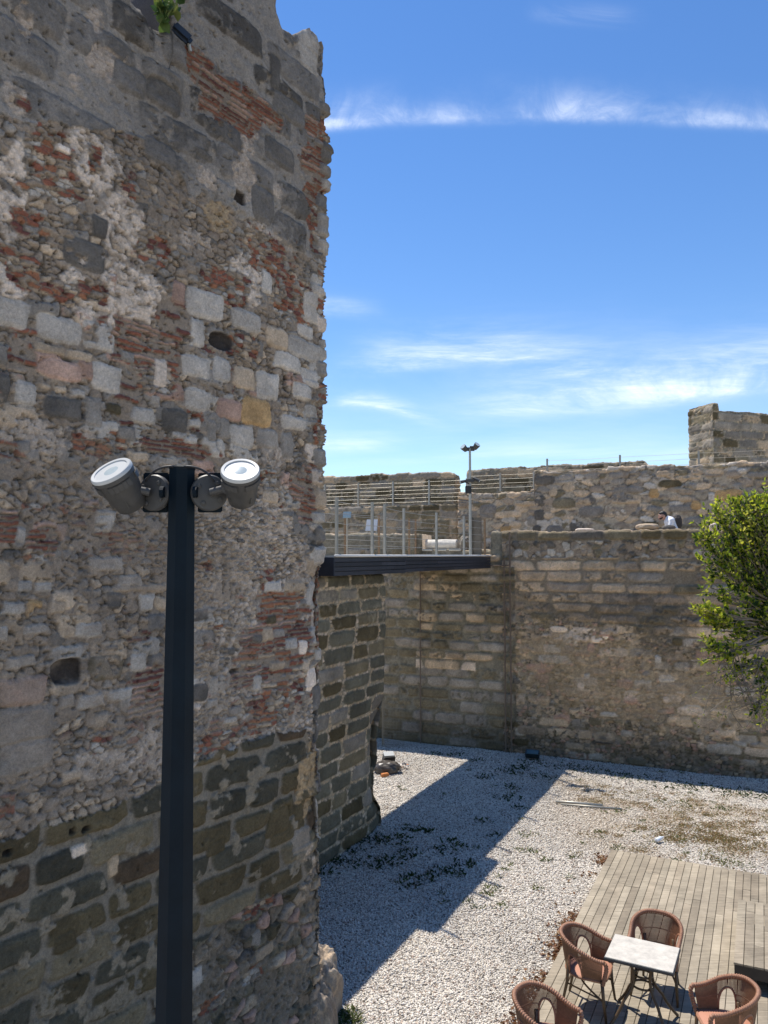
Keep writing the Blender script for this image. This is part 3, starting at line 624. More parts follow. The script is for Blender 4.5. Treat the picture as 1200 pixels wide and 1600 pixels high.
side(.06,-5.2,-2.62); side(.36,-2.6,.27); side(.06,.28,FBL); side(-2.28,-5.2,FBL)
bridge_part('end_board',BOARDS,-2.63,-2.60,.06,.36,5.0,5.31,fb,col=(.03,.033,.044))
bridge_part('end_board',BOARDS,.252,.28,.03,.36,5.0,5.31,fb,col=(.03,.033,.044))

def railing(label,pts,h,group,wires=5,r=.022,sq=True,posts=True,mats=(STEEL,GALV),cat='railing',hs=None):
    b=pts[0]; e=empty('railing',b,label=label,cat=cat,group=group)
    for i,p in enumerate(pts):
        hh=hs[i] if hs else h
        m=MB(); m.box((p[0]-b[0],p[1]-b[1],p[2]-b[2]+hh/2+.01),(r*1.7,r*2.4,hh),Matrix.Rotation(math.atan2(KD[1],KD[0]),3,'Z'),bev=.004)
        m.box((p[0]-b[0],p[1]-b[1],p[2]-b[2]+.008),(.1,.1,.012))
        m.build('post',random.choice(mats),e)
    for w in range(wires):
        m=MB(); f=(w+1)/(wires+.35)
        P=[]
        for i in range(len(pts)-1):
            for k in range(7):
                t=k/6; q=[pts[i][j]*(1-t)+pts[i+1][j]*t-b[j] for j in range(3)]
                q[2]+=h*f-.012*4*t*(1-t)*(1+.5*math.sin(i*3+w)); P.append(q)
        m.tube(P,.0045,5).build('cable',GALV,e)
    return e
WOODP=mat('weathered_post',(.27,.17,.09),.7,var=.3,vscale=10)
g='steel cable railings along walls and footbridge'
zb=5.352
railing('steel cable railing along the near edge of the footbridge',[(*kpt(t,o),zb) for t,o in ((-2.4,.28),(-1.06,.28),(-.53,.28),(.95,0),(2.76,0),(4.58,0),(6.2,0))],1.0,g,5,mats=(STEEL,GALV,WOODP))
railing('steel cable railing along the far edge of the footbridge, partly rusty posts',[(*kpt(t,-2.2),zb) for t in (.6,2.28,4.09,6.0,6.45)],1.05,g,5,mats=(STEEL,WOODP,WOODP))
def rl(p0,n,st,z,b,h,label,wires=4): railing(label,[(*off(p0,i*st,b),z) for i in range(n)],h,g,wires,r=.024)
rl(off((2.6,27.6),-6.9,.15),6,1.45,7.2,0,.92,'steel cable railing on top of the grey brown block wall left of the mast',6)
rl(off(UW0,.25,.3),3,1.15,7.52,0,.62,'short low cable railing on the lower step of the rubble wall right of the mast',4)
rl(off(UW0,2.95,.55),5,2.35,8.02,0,.56,'low cable railing along the top of the upper rubble wall below the turret',3)

# info boards on the bridge
bp=kpt(2.2,-2.1); e=empty('info_board',(*bp,zb),label='small blue grey information plate on a post at the footbridge railing',cat='sign')
m=MB(); m.box((0,0,.98),(.20,.03,.16),Matrix.Rotation(R(-15),3,'Z')@Matrix.Rotation(R(-20),3,'X'),bev=.004); m.build('plate',mat('blue_grey_plate',(.22,.30,.34),.5,var=.2),e)
m=MB(); m.tube([(0,.03,0),(0,.03,.98)],.02,8).build('post',STEEL,e)
bp=fpt(-4.8,1.5); e=empty('info_board',(*bp,5.7),label='white information panel leaning behind the footbridge railing',cat='sign')
m=MB(); m.box((0,0,.62),(.38,.03,.40),Matrix.Rotation(R(-18),3,'Z')@Matrix.Rotation(R(-22),3,'X'),bev=.004); m.build('panel',mat('white_panel',(.46,.48,.50),.5,var=.1),e)
m=MB(); m.tube([(-.15,.04,0),(-.15,.04,.55)],.025,8); m.tube([(.15,.04,0),(.15,.04,.55)],.025,8); m.build('stand',GALV,e)
# slim wooden panel post beside the mast
bp=kpt(6.4,-.3); m=MB(); m.box((0,0,.53),(.26,.09,1.06),Matrix.Rotation(R(-24),3,'Z'),bev=.008); m.box((-.15,-.02,.54),(.05,.06,1.08),Matrix.Rotation(R(-24),3,'Z'),bev=.004)
o=m.build('gate_panel',mat('grey_timber',(.16,.135,.10),.75,var=.3,vscale=10)); o.location=(*bp,zb); tag(o,'narrow grey timber gate panel standing just right of the slim lamp mast','gate')

# marble fragments in the gap behind the bridge
def drum(mb,p,d,r,l,seed):
    M=frame4(p,d); prof=[(r*.6,0),(r*.96,0.0),(r,.03)]+[(r*(1-.03*math.sin(k*1.3+seed)),l*k/6) for k in range(1,6)]+[(r*.97,l-.02),(r*.8,l)]
    mb.lathe(prof,M,28)
b=MB(); q=fpt(-2.55,.45); drum(b,(q[0],q[1],5.66),(FD.x,FD.y,0),.16,1.0,1); o=b.build('marble_column',MARB,smooth=True,loc=(*q,5.55),sharp=40)
tag(o,'pale fallen marble column lying in the wall gap behind the footbridge','column')
b=MB(); 
for k in range(3):
    q=fpt(-2.35+.42*k,.15); b.box((q[0],q[1],5.51),(.40,.3,.06),Matrix.Rotation(math.atan2(FD.y,FD.x)+.05*k,3,'Z'),bev=.03)
q=fpt(-1.95,.15); o=b.build('marble_slab',MARB,smooth=True,loc=(*q,5.5),sharp=50); tag(o,'low row of broken marble slabs below the fallen column','slab')
q=fpt(-1.33,.5); lump('round_stone',(q[0],q[1],5.66),(.16,.2,.27),5,'doG',MASF,n=28,amp=.3,loc=(*q,5.4)); tag(bpy.data.objects['round_stone'],'round grey boulder beside the fallen marble column','stone')

# ------------------------------------------------------------------ lamp posts
def flood(root,c,axis,rad,ln,knuckle,label=None,mats=(CHAR,RIM,LENS)):
    """floodlight head: c = centre of the lens, axis = lens normal"""
    ax=Vector(axis).normalized(); c=Vector(c); M=frame4(c,ax)
    h=MB(); prof=[(rad*.30,-ln),(rad*.62,-ln*.99),(rad*.70,-ln*.95),(rad*.80,-ln*.72),(rad*.93,-ln*.36),(rad*.95,-ln*.33),(rad*.965,-ln*.16),(rad*1.0,-ln*.14),(rad*1.0,-.004),(rad*.97,.0)]
    h.lathe(prof,M,40)
    for k in range(28):
        a=2*math.pi*k/28
        if k%7 in (0,1): continue
        h.box(M@Vector((rad*.965*math.cos(a),rad*.965*math.sin(a),-ln*.25)),(.010,.022,ln*.17),M.to_3x3()@Matrix.Rotation(a,3,'Z'),bev=.002)
    for a in (.6,2.2,4.0,5.4):
        h.box(M@Vector((rad*.78*math.cos(a),rad*.78*math.sin(a),-ln*.72)),(.012,.008,ln*.2),M.to_3x3()@Matrix.Rotation(a,3,'Z'),bev=.002)
    hd=h.build('floodlight',mats[0],root,smooth=True,sharp=35)
    MB().lathe([(rad*.80,.001),(rad*.815,.005),(rad*.96,.006),(rad*1.005,.001),(rad*1.01,-.008),(rad*.9,-.009),(rad*.80,-.008)],M,40).build('lamp_rim',mats[1],hd,smooth=True,sharp=35)
    l=MB(); l.lathe([(rad*.81,-.010),(rad*.81,-.004),(rad*.5,.0),(rad*.2,.002)],M,40)
    for k in range(0):
        a=k*2.4; rr=rad*.62*math.sqrt(k/13)
        l.lathe([(rad*.16,-.002),(rad*.13,.001),(rad*.07,.0025),(.001,.003)],M@Matrix.Translation((rr*math.cos(a),rr*math.sin(a),-.001)),12)
    l.build('lens',mats[2],hd,smooth=True,sharp=40)
    k=Vector(knuckle); b0=c-ax*ln*.42
    b1=b0+(k-b0)*.42
    a=MB(); a.tube([b0,b1],.020,12); a.tube([b1,k],.016,12); a.lathe([(.022,-.022),(.026,-.018),(.026,.018),(.022,.022)],frame4(b1,(0,1,.1)),16)
    a.lathe([(.010,-.032),(.010,.032)],frame4(b1,(0,1,.1)),8)
    a.build('bracket',CHAR,hd,smooth=True,sharp=35)
    return hd
PX,PY=-.800,3.03
lp=empty('lamp_post',(PX,PY,0),label='tall black lamp post with two floodlights standing close in front of the tower',cat='lamp post')
W0=.0505; slope=.0095
zt=5.685
def oct_(r): return [(r*math.cos(math.pi/8+k*math.pi/4)*1.04,r*math.sin(math.pi/8+k*math.pi/4)*1.04) for k in range(8)]
mb=MB(); V=[];Fs=[]
def octo(mb,z0,r0,z1,r1,rot):
    V=[]
    for z,r in ((z0,r0),(z1,r1)):
        for x,y in oct_(r):
            V.append((x*math.cos(rot)-y*math.sin(rot),x*math.sin(rot)+y*math.cos(rot),z))
    mb.add(V,[(k,(k+1)%8,8+(k+1)%8,8+k) for k in range(8)]+[tuple(range(7,-1,-1)),tuple(range(8,16))])
RO=R(14)
octo(mb,0.02,W0+slope*5.66,zt,W0,RO); mb.build('pole',NAVY,lp)
m=MB(); m.box((0,0,.012),(.42,.42,.02),bev=.006)
for sx in (-1,1):
    for sy in (-1,1): m.tube([(sx*.17,sy*.17,.02),(sx*.17,sy*.17,.06)],.014,6)
m.build('base_plate',NAVY,lp)
m=MB(); octo(m,zt,W0*.99,zt+.012,W0*1.06,RO); octo(m,zt+.012,W0*1.06,zt+.02,W0*.9,RO); m.build('cap',NAVY,lp)
for sx in (-1,1):
    m=MB(); m.box((sx*.108,.02,zt-.085),(.10,.012,.158),Matrix.Rotation(sx*R(-6),3,'Z'),bev=.004)
    m.box((sx*.062,.0,zt-.085),(.02,.05,.05),bev=.004); m.tube([(sx*.057,-.045,zt-.088),(sx*.072,-.045,zt-.088)],.022,10)
    m.build('mounting_plate',NAVY,lp)
    m=MB(); M=frame4((sx*.105,.008,zt-.088),(sx*.33,-.94,.02)); m.lathe([(.055,0),(.072,.0),(.073,.014),(.068,.022),(.03,.026)],M,32)
    for a in (.9,2.6,4.2,5.7): m.lathe([(.009,.02),(.009,.03),(.006,.032)],M@Matrix.Translation((.048*math.cos(a),.048*math.sin(a),0)),8)
    m.build('junction_disc',CHAR,lp,smooth=True,sharp=35)
    P=[Vector((sx*.02,-.045,zt+.012)),Vector((sx*.07,-.05,zt+.016)),Vector((sx*.11,-.04,zt-.005)),Vector((sx*.135,-.03,zt-.045))]
    pts=[]
    for k in range(13):
        t=k/12; pts.append(P[0]*(1-t)**3+P[1]*3*t*(1-t)**2+P[2]*3*t*t*(1-t)+P[3]*t**3)
    MB().tube(pts,.0045,8).build('cable',BLK,lp,smooth=True)
def pz(px,py,D): return ((px-600)/1200*D,(868-py)/1200*D)
x,z=pz(176,737,2.96); flood(lp,(x-PX,2.93-PY,EYE+z),(-.30,-.56,.72),.083,.175,(-.118,-.03,zt-.088))
x,z=pz(378,737,2.98); flood(lp,(x-PX,2.93-PY,EYE+z),(.06,-.64,.72),.074,.155,(.122,-.03,zt-.088))
# slim mast on the footbridge
mp=kpt(5.74,-.25)
ms=empty('lamp_mast',(*mp,zb),label='slim grey mast on the footbridge with four small floodlights and a black box',cat='lamp post')
m=MB(); m.tube([(0,0,0),(0,0,1.5),(0,0,2.92)],[.042,.038,.03],12); m.lathe([(.11,0),(.11,.015),(.06,.02)],Matrix(),16); m.build('pole',GALV,ms,smooth=True,sharp=40)
def small(c,ax,r=.085,ln=.17):
    M=frame4(c,ax); h=MB(); h.lathe([(r*.5,-ln),(r*.75,-ln*.9),(r,-ln*.2),(r,0)],M,20)
    o=h.build('floodlight',CHAR,ms,smooth=True,sharp=35); MB().lathe([(r*.86,.001),(r*.86,.006)],M,20).build('lens',LENS,o)
    MB().tube([M@Vector((0,0,-ln*.5)),(0.0,0,c[2]-.05)],.02,8).build('bracket',CHAR,o)
small((-.20,-.08,2.96),(-.5,-.4,.45)); small((.20,-.08,3.02),(.4,-.5,.55)); 
small((-.27,-.05,1.99),(-.95,-.2,-.22),.045,.22); small((.25,-.05,2.02),(.8,-.3,-.45),.045,.22)
m=MB(); m.box((0,0,2.9),(.26,.05,.10),bev=.01); m.build('cross_arm',CHAR,ms)
m=MB(); m.box((-.02,-.08,2.03),(.2,.06,.08),bev=.01); m.build('cross_arm',CHAR,ms)
m=MB(); m.box((-.06,-.09,1.78),(.16,.12,.20),bev=.01); m.build('control_box',BLK,ms)

# ------------------------------------------------------------------ pipes on the courtyard wall
g2='vertical pipes on the courtyard wall'
def pipe(s,z0,z1,r,label):
    p=fpt(s,-.07); b=MB(); b.tube([(0,0,z0),(0,0,(z0+z1)/2),(0,0,z1)],r,10)
    for z in np.arange(z0+.5,z1,1.1): b.box((0,.03,z),(.07,.07,.03))
    o=b.build('drain_pipe',RUST,smooth=True,sharp=40); o.location=(*p,0); tag(o,label,'pipe',g2)
pipe(-.03,0,5.25,.022,'thin rusty pipe beside its twin at the middle of the courtyard wall, the left one')
pipe(.13,0,6.0,.022,'thin rusty pipe beside its twin at the middle of the courtyard wall, the right one')
pipe(-2.52,0,5.0,.018,'thin lone pipe down the courtyard wall near the abutment')
b=MB(); p0=fpt(-2.6,-.08);p1=fpt(0.1,-.08); b.tube([(p0[0],p0[1],5.02),(p1[0],p1[1],5.08)],.015,8); tag(b.build('conduit',RUST,loc=(*p0,5)),'thin horizontal conduit just under the footbridge','pipe')

# ------------------------------------------------------------------ ground clutter
e=empty('ground_floodlight',(3.89,20.45,0),label='low black ground floodlight at the foot of the courtyard wall',cat='floodlight')
m=MB(); m.box((0,0,.16),(.36,.16,.18),Matrix.Rotation(R(-20),3,'Z')@Matrix.Rotation(R(-50),3,'X'),bev=.015); m.build('body',mat('dark_teal_metal',(.02,.03,.035),.4),e)
m=MB(); m.tube([(-.16,.02,.15),(-.16,.02,.015),(.16,-.05,.015),(.16,-.05,.15)],.018,6); m.build('bracket',CHAR,e)
m=MB(); m.box((-.01,-.075,.225),(.30,.012,.12),Matrix.Rotation(R(-20),3,'Z')@Matrix.Rotation(R(-50),3,'X')); m.build('lens',mat('dark_glass',(.05,.09,.10),.15),e)
m=MB(); m.box((0,0,.05),(.19,.10,.09),Matrix.Rotation(.5,3,'Z'),bev=.012); o=m.build('loose_brick',mat('orange_brick',(.50,.19,.06),.9,var=.25)); o.location=(.02,18.9,0); tag(o,'loose orange brick on the sunlit gravel by the abutment','brick')
lump('refuse_sack',(.08,19.25,.12),(.3,.22,.16),7,'KKD',mat('black_plastic',(.015,.015,.016),.35,attr='col'),n=24,amp=.4,loc=(.08,19.25,0)); tag(bpy.data.objects['refuse_sack'],'slumped black plastic sack on gravel behind the abutment foot','sack')
e=empty('ground_floodlight',(.12,19.85,0),label='white topped ground floodlight behind the abutment foot',cat='floodlight')
m=MB(); m.box((0,0,.2),(.3,.2,.2),Matrix.Rotation(R(15),3,'Z')@Matrix.Rotation(R(25),3,'X'),bev=.02); m.build('body',BLK,e)
m=MB(); m.box((0,.0,.315),(.26,.17,.02),Matrix.Rotation(R(15),3,'Z')@Matrix.Rotation(R(25),3,'X')); m.build('lens',RIM,e)
m=MB(); m.box((0,0,.05),(.2,.14,.1),bev=.01); m.build('bracket',CHAR,e)
for i,(x,y,s) in enumerate(((.25,19.55,.09),(.42,19.5,.07),(.5,19.7,.08),(.33,19.75,.06))):
    pass
b=MB()
for i in range(26):
    a=random.random()*6.28; r=random.random()**.6*.3
    c=Vector((.36+r*math.cos(a),19.62+r*.6*math.sin(a),.05+random.random()*.08))
    b.box(c-Vector((.36,19.62,0)),(random.uniform(.03,.1),random.uniform(.03,.08),.012),Matrix.Rotation(random.random()*6,3,'Z')@Matrix.Rotation(random.uniform(-.7,.7),3,'X'),col=random.choice(((.7,.7,.72),(.6,.55,.5),(.5,.2,.08),(.06,.06,.08))))
o=b.build('litter',mat('paper_litter',attr='col',rough=.8),col=True); o.location=(.36,19.62,0); tag(o,'small heap of white and orange litter beside the black sack','litter')
b=MB(); b.tube([(0,0,.05),(.4,-.1,.055),(.95,-.26,.05)],.03,8); b.tube([(.1,-.12,.03),(1.3,-.42,.03)],.022,8); o=b.build('loose_pipe',GALV,smooth=True); o.location=(3.7,16.9,0); tag(o,'pair of thin grey pipes lying on the sunlit gravel','pipe')
b=MB(); b.lathe([(.01,0),(.035,.01),(.036,.13),(.03,.16),(.014,.19),(.014,.22)],frame4((0,0,.06),(.8,.5,.12)),12); o=b.build('plastic_bottle',mat('clear_plastic',(.75,.8,.85),.15)); o.location=(5.05,14.6,0); tag(o,'crushed clear plastic bottle on the gravel behind the wooden deck','bottle')
# wire mesh roll in the corner behind the abutment
b=MB(); c=fpt(-3.05,-.55)
for k in range(26):
    a=k/25*2.6+2.6; P=(.42*math.cos(a),.30*math.sin(a))
    b.tube([(P[0],P[1],0),(P[0],P[1],1.25)],.003,4,cap=False)
for z in np.arange(.0,1.26,.09): b.tube([(.42*math.cos(k/12*2.6+2.6),.30*math.sin(k/12*2.6+2.6),z) for k in range(13)],.003,4,cap=False)
o=b.build('wire_mesh',mat('dull_wire',(.25,.22,.17),.5,.6)); o.location=(*c,0); tag(o,'curved wire mesh screen in the corner behind the abutment','mesh screen')
# floodlight and plant on the tower top
def tw(u,z,o): return (TC[0]+TD[0]*u+TD[1]*o, TC[1]+TD[1]*u-TD[0]*o, z)
q=tw(-2.18,10.22,.02); e=empty('wall_floodlight',q,label='small black floodlight perched in the notch of the tower top',cat='floodlight')
m=MB(); m.box((0,0,.05),(.22,.13,.11),Matrix.Rotation(R(30),3,'Z')@Matrix.Rotation(R(30),3,'Y'),bev=.03); m.build('body',mat('navy_metal',(.015,.02,.03),.4),e)
m=MB(); m.tube([(-.1,-.05,-.06),(-.06,-.02,.05),(.06,.02,.05),(.08,.05,-.08)],.02,6); m.build('bracket',GALV,e)
m=MB(); m.box((-.04,-.02,.108),(.14,.03,.012),Matrix.Rotation(R(30),3,'Z')@Matrix.Rotation(R(30),3,'Y')); m.build('lens',RIM,e)
# ------------------------------------------------------------------ ground
def ground_mat():
    m=bpy.data.materials.new('gravel_bed'); m.use_nodes=True; nt=m.node_tree;N=nt.nodes;L=nt.links;b=N['Principled BSDF']
    b.inputs['Roughness'].default_value=.95; b.inputs['Specular IOR Level'].default_value=.2
    tc=N.new('ShaderNodeTexCoord')
    v=N.new('ShaderNodeTexVoronoi'); v.inputs['Scale'].default_value=34; L.new(tc.outputs['Object'],v.inputs['Vector'])
    sp=N.new('ShaderNodeSeparateColor'); L.new(v.outputs['Color'],sp.inputs[0])
    cr=N.new('ShaderNodeValToRGB'); e=cr.color_ramp.elements; e[0].color=(.24,.21,.175,1); e[1].color=(.70,.64,.555,1); e[1].position=.8
    n=e.new(.25); n.color=(.42,.38,.32,1); n=e.new(.5); n.color=(.58,.53,.45,1)
    L.new(sp.outputs[0],cr.inputs[0])
    ns=N.new('ShaderNodeTexNoise'); ns.inputs['Scale'].default_value=.6; ns.inputs['Detail'].default_value=6; L.new(tc.outputs['Object'],ns.inputs['Vector'])
    mr=N.new('ShaderNodeMapRange'); mr.inputs[1].default_value=.3; mr.inputs[2].default_value=.7; mr.inputs[3].default_value=.75; mr.inputs[4].default_value=1.05; L.new(ns.outputs[0],mr.inputs[0])
    mx=N.new('ShaderNodeMix'); mx.data_type='RGBA'; mx.blend_type='MULTIPLY'; mx.inputs[0].default_value=1
    L.new(cr.outputs[0],mx.inputs[6]); L.new(mr.outputs[0],mx.inputs[7]); L.new(mx.outputs[2],b.inputs['Base Color'])
    bp=N.new('ShaderNodeBump'); bp.inputs['Distance'].default_value=.02; bp.invert=True; L.new(v.outputs['Distance'],bp.inputs['Height']); L.new(bp.outputs[0],b.inputs['Normal'])
    return m
gm=ground_mat()
xs=np.concatenate([[-600,-150,-40,-12],np.arange(-6,16.01,.14),[30,80,200,600]]); ys=np.concatenate([[-600,-150,-30,-5,2],np.arange(6,24.01,.14),[40,100,250,600]])
X,Y=np.meshgrid(xs,ys); inn=((X>-6)&(X<16)&(Y>6)&(Y<24))
def gz(X,Y): 
    X=np.asarray(X,float);Y=np.asarray(Y,float)
    return .05*(fbm(X*.5+3,Y*.5,3,4)-.5)+.02*(fbm(X*2,Y*2,3,6)-.5)
Z=np.where(inn,gz(X,Y),0)
nx=len(xs);ny=len(ys); idx=np.arange(nx*ny).reshape(ny,nx)
Fg=np.stack([idx[:-1,:-1],idx[:-1,1:],idx[1:,1:],idx[1:,:-1]],-1).reshape(-1,4)
tag(mesh_obj('ground',np.stack([X,Y,Z],-1).reshape(-1,3),Fg,gm),kind='structure')

E1=(.4413,.8974); E2=(.8974,-.4413); DQ=(4.03,13.93)
def inside_deck(x,y,mg=0):
    a=(x-DQ[0])*E2[0]+(y-DQ[1])*E2[1]; b=(x-DQ[0])*E1[0]+(y-DQ[1])*E1[1]
    return (a>-mg)&(b<mg)
ICO=None
def ico_mesh():
    bm=bmesh.new(); bmesh.ops.create_icosphere(bm,subdivisions=1,radius=1); bm.verts.index_update()
    V=np.array([v.co[:] for v in bm.verts]);F=np.array([[v.index for v in f.verts] for f in bm.faces]); bm.free(); return V,F
IV,IF=ico_mesh()
def scatter_pts(n,seed,fn=None):
    rg=np.random.default_rng(seed); out=[]
    d=rg.uniform(7.6,21.6,n*3); # more in front, thinning with distance
    d=7.4+14.4*rg.random(n*3)**1.15; x=(rg.random(n*3)*.66-.13)*d
    k=np.ones(len(d),bool)
    k&=~inside_deck(x,d,-.02)
    # not under the walls
    k&=((x-FA[0])*FN.x+(d-FA[1])*FN.y)>-.05
    k&=~((((x-KP[0])*KN[0]+(d-KP[1])*KN[1])<0)&(((x-KP[0])*KD[0]+(d-KP[1])*KD[1])<-.1))
    k&=((x-TC[0])*TD[1]-(d-TC[1])*TD[0]>0)|((x-TC[0])*TD[0]+(d-TC[1])*TD[1]>0)
    return x[k][:n],d[k][:n],rg
n=195000
x,y,rg=scatter_pts(n,3); n=len(x)
sz=(.0078+.0085*rg.random(n)**1.6)*(.72+.02*y)
S=np.stack([sz*rg.uniform(.8,1.35,n),sz*rg.uniform(.8,1.35,n),sz*rg.uniform(.55,.95,n)],-1)
an=rg.random(n)*6.283; ca,sa=np.cos(an),np.sin(an)
P=IV[None]*S[:,None,:]*(1+.28*(rg.random((n,len(IV),1))-.5))
tl=rg.normal(0,.35,n)[:,None]; P=np.stack([P[...,0],P[...,1]*np.cos(tl)-P[...,2]*np.sin(tl),P[...,1]*np.sin(tl)+P[...,2]*np.cos(tl)],-1)
P=np.stack([P[...,0]*ca[:,None]-P[...,1]*sa[:,None],P[...,0]*sa[:,None]+P[...,1]*ca[:,None],P[...,2]],-1)
P[...,0]+=x[:,None];P[...,1]+=y[:,None];P[...,2]+=(gz(x,y)+sz*rg.uniform(.1,.9,n))[:,None]
q=rg.random(n); base=np.where((q<.64)[:,None],np.array((.71,.66,.58)),np.where((q<.82)[:,None],np.array((.43,.39,.335)),np.where((q<.90)[:,None],np.array((.45,.35,.28)),np.array((.19,.165,.14)))))
dirt=fbm(x*.45,y*.45,4,8); brown=sst(.5,.7,fbm(x*.5+4,y*.5+9,4,1))*sst(13.2,14.5,y)*sst(2.5,5,x)
base=base*(.82+.3*rg.random(n))[:,None]*(.74+.46*dirt)[:,None]
base=base*(1-brown[:,None]*.45)+np.array((.35,.24,.12))*brown[:,None]*.45
FI=(IF[None]+(np.arange(n)*len(IV))[:,None,None]).reshape(-1,3)
GRV=mat('white_marble_chips',(.6,.57,.53),.85,attr='col',spec=.3)
gv=mesh_obj('gravel',P.reshape(-1,3),FI,GRV,col=np.repeat(base,len(IV),0),smooth=False); tag(gv,'loose white and grey marble gravel covering the courtyard','gravel',kind='stuff')
del P,FI

# ------------------------------------------------------------------ weeds, dry grass, leaf litter
def leafmat(name,tr=.35,rough=.6):
    m=bpy.data.materials.new(name); m.use_nodes=True; nt=m.node_tree;N=nt.nodes;L=nt.links
    b=N['Principled BSDF']; b.inputs['Roughness'].default_value=rough; b.inputs['Specular IOR Level'].default_value=.3
    a=N.new('ShaderNodeAttribute'); a.attribute_name='col'; L.new(a.outputs['Color'],b.inputs['Base Color'])
    t=N.new('ShaderNodeBsdfTranslucent'); L.new(a.outputs['Color'],t.inputs['Color'])
    ms=N.new('ShaderNodeMixShader'); ms.inputs[0].default_value=tr
    L.new(b.outputs[0],ms.inputs[1]); L.new(t.outputs[0],ms.inputs[2]); L.new(ms.outputs[0],N['Material Output'].inputs['Surface'])
    return m
LEAF=leafmat('leaf'); 
def leaves(P,D,L,W,C,name,m,parent=None,loc=None,fold=.25,seed=1):
    """many small folded leaves: base point P, direction D, length L, width W, colour C"""
    rg=np.random.default_rng(seed); n=len(P); D=D/np.linalg.norm(D,axis=1,keepdims=True)
    rv=rg.normal(size=(n,3)); s=np.cross(D,rv); s/=np.linalg.norm(s,axis=1,keepdims=True); u=np.cross(s,D)
    L=L[:,None];W=W[:,None]
    V=np.stack([P,P+D*L*.3+s*W*.42+u*W*fold*.6,P+D*L*.68+s*W*.4+u*W*fold*.5,P+D*L-u*L*.08,P+D*L*.68-s*W*.4+u*W*fold*.5,P+D*L*.3-s*W*.42+u*W*fold*.6,P+D*L*.5],1)
    k=(np.arange(n)*7)[:,None,None]
    F=np.concatenate([(np.array([[0,1,6],[1,2,6],[2,3,6],[3,4,6],[4,5,6],[5,0,6]])[None]+k)],0).reshape(-1,3)
    return mesh_obj(name,V.reshape(-1,3),F,m,parent,col=np.repeat(C,7,0),smooth=False,loc=loc)
rg=np.random.default_rng(9)
def tufts(cs,name,label,cat,n,hh,pal_,spread=.7,lw=.016,seed=2):
    P=[];D=[];L=[];C=[];W=[]
    for (cx,cy,r,k) in cs:
        for i in range(int(n*k)):
            a=rg.random()*6.283; q=rg.random()**.6*r
            px,py=cx+q*math.cos(a),cy+q*math.sin(a)*.8
            P.append((px,py,float(gz(px,py))+.005)); b=rg.random()*6.283; D.append((math.cos(b)*spread,math.sin(b)*spread,rg.uniform(.25,1)))
            L.append(hh*rg.uniform(.5,1.2)); W.append(lw*rg.uniform(.7,1.4)); c=np.array(pal_[rg.integers(len(pal_))])*rg.uniform(.6,1.3); C.append(c)
    o=leaves(np.array(P),np.array(D),np.array(L),np.array(W),np.array(C),name,LEAF,seed=seed); return tag(o,label,cat,kind='stuff')
GR=[(.035,.06,.015),(.05,.08,.02),(.028,.045,.014),(.07,.09,.03)]
DRY=[(.34,.22,.10),(.30,.17,.08),(.36,.28,.13),(.24,.20,.07),(.12,.13,.04)]
W_=[]
def gp(x,y): # ground point under a line of sight, used once to read positions off the site plan
    t=math.atan(68/1200); b=-(y-800)/1200; k=-EYE/(math.sin(t)+b*math.cos(t)); return ((x-600)/1200*k,(math.cos(t)-b*math.sin(t))*k)
for (a,b,r,k) in [(540,1325,.5,1.6),(575,1312,.4,1.3),(520,1345,.35,1),(610,1316,.35,.9),(560,1350,.4,.9),(600,1352,.3,.6),(640,1335,.25,.6),(655,1375,.33,1),(700,1365,.3,.9),(725,1352,.25,.6),(690,1330,.3,.5),(650,1298,.28,.7),(662,1300,.2,.5),(630,1310,.2,.4),(720,1322,.14,.3),(705,1315,.18,.3),(615,1345,.3,.5),(505,1365,.25,.5),(760,1215,.35,.6),(800,1205,.45,1),(812,1200,.3,.6),(795,1248,.3,.5),(710,1180,.25,.4),(745,1188,.25,.4),(680,1178,.25,.4),(830,1192,.4,.5),(755,1285,.25,.35),(810,1262,.2,.3),(775,1305,.15,.25),(800,1230,.25,.4),(850,1215,.35,.5),(880,1198,.5,.8),(920,1205,.5,.8),(960,1212,.5,.8),(1000,1218,.5,.9),(1050,1228,.5,.9),(1100,1232,.5,1),(1150,1240,.5,1),(1190,1245,.5,1),(640,1390,.2,.3)]:
    W_.append((*gp(a,b),r,k))
W2_=[]
for (a,b,r,k) in [(825,1305,.22,.4),(815,1330,.15,.3),(852,1345,.13,.3),(770,1390,.18,.4),(760,1398,.14,.3),(780,1418,.15,.3),(745,1420,.12,.2),(935,1300,.12,.3),(968,1270,.14,.3),(1060,1255,.2,.4),(1130,1265,.25,.5),(895,1340,.1,.2),(730,1410,.1,.2),(840,1390,.12,.2),(1035,1254,.2,.3),(1080,1262,.2,.3),(1120,1340,.35,.7),(1150,1352,.3,.6),(540,1588,.2,1.6),(520,1600,.18,1.2),(550,1600,.15,.8)]: W2_.append((*gp(a,b),r,k))
for i in range(55):
    a=rg.uniform(620,1190); b=rg.uniform(1190,1420); p=gp(a,b)
    if not inside_deck(*p,.1): W2_.append((*p,.08,.12))
tufts(W_,'weeds','dark green weeds sprouting through the shaded gravel','weeds',72,.095,GR,1.0,.030,2)
tufts(W2_,'weeds','light green weed tufts in the sunlit gravel','weeds',110,.08,[(.10,.13,.03),(.14,.16,.045),(.08,.10,.03)],1.0,.016,3)
D_=[]
for i in range(170):
    a=rg.normal(1120,75); b=rg.normal(1305,18)+(a-1100)*.03; p=gp(a,b)
    if not inside_deck(*p,.05) and p[1]<17.5: D_.append((*p,rg.uniform(.1,.3),rg.uniform(.2,.7)))
for i in range(90):
    a=rg.uniform(900,1200); b=1222+(a-900)*.12+rg.uniform(0,30); p=gp(a,b)
    D_.append((*p,rg.uniform(.1,.25),rg.uniform(.1,.4)))
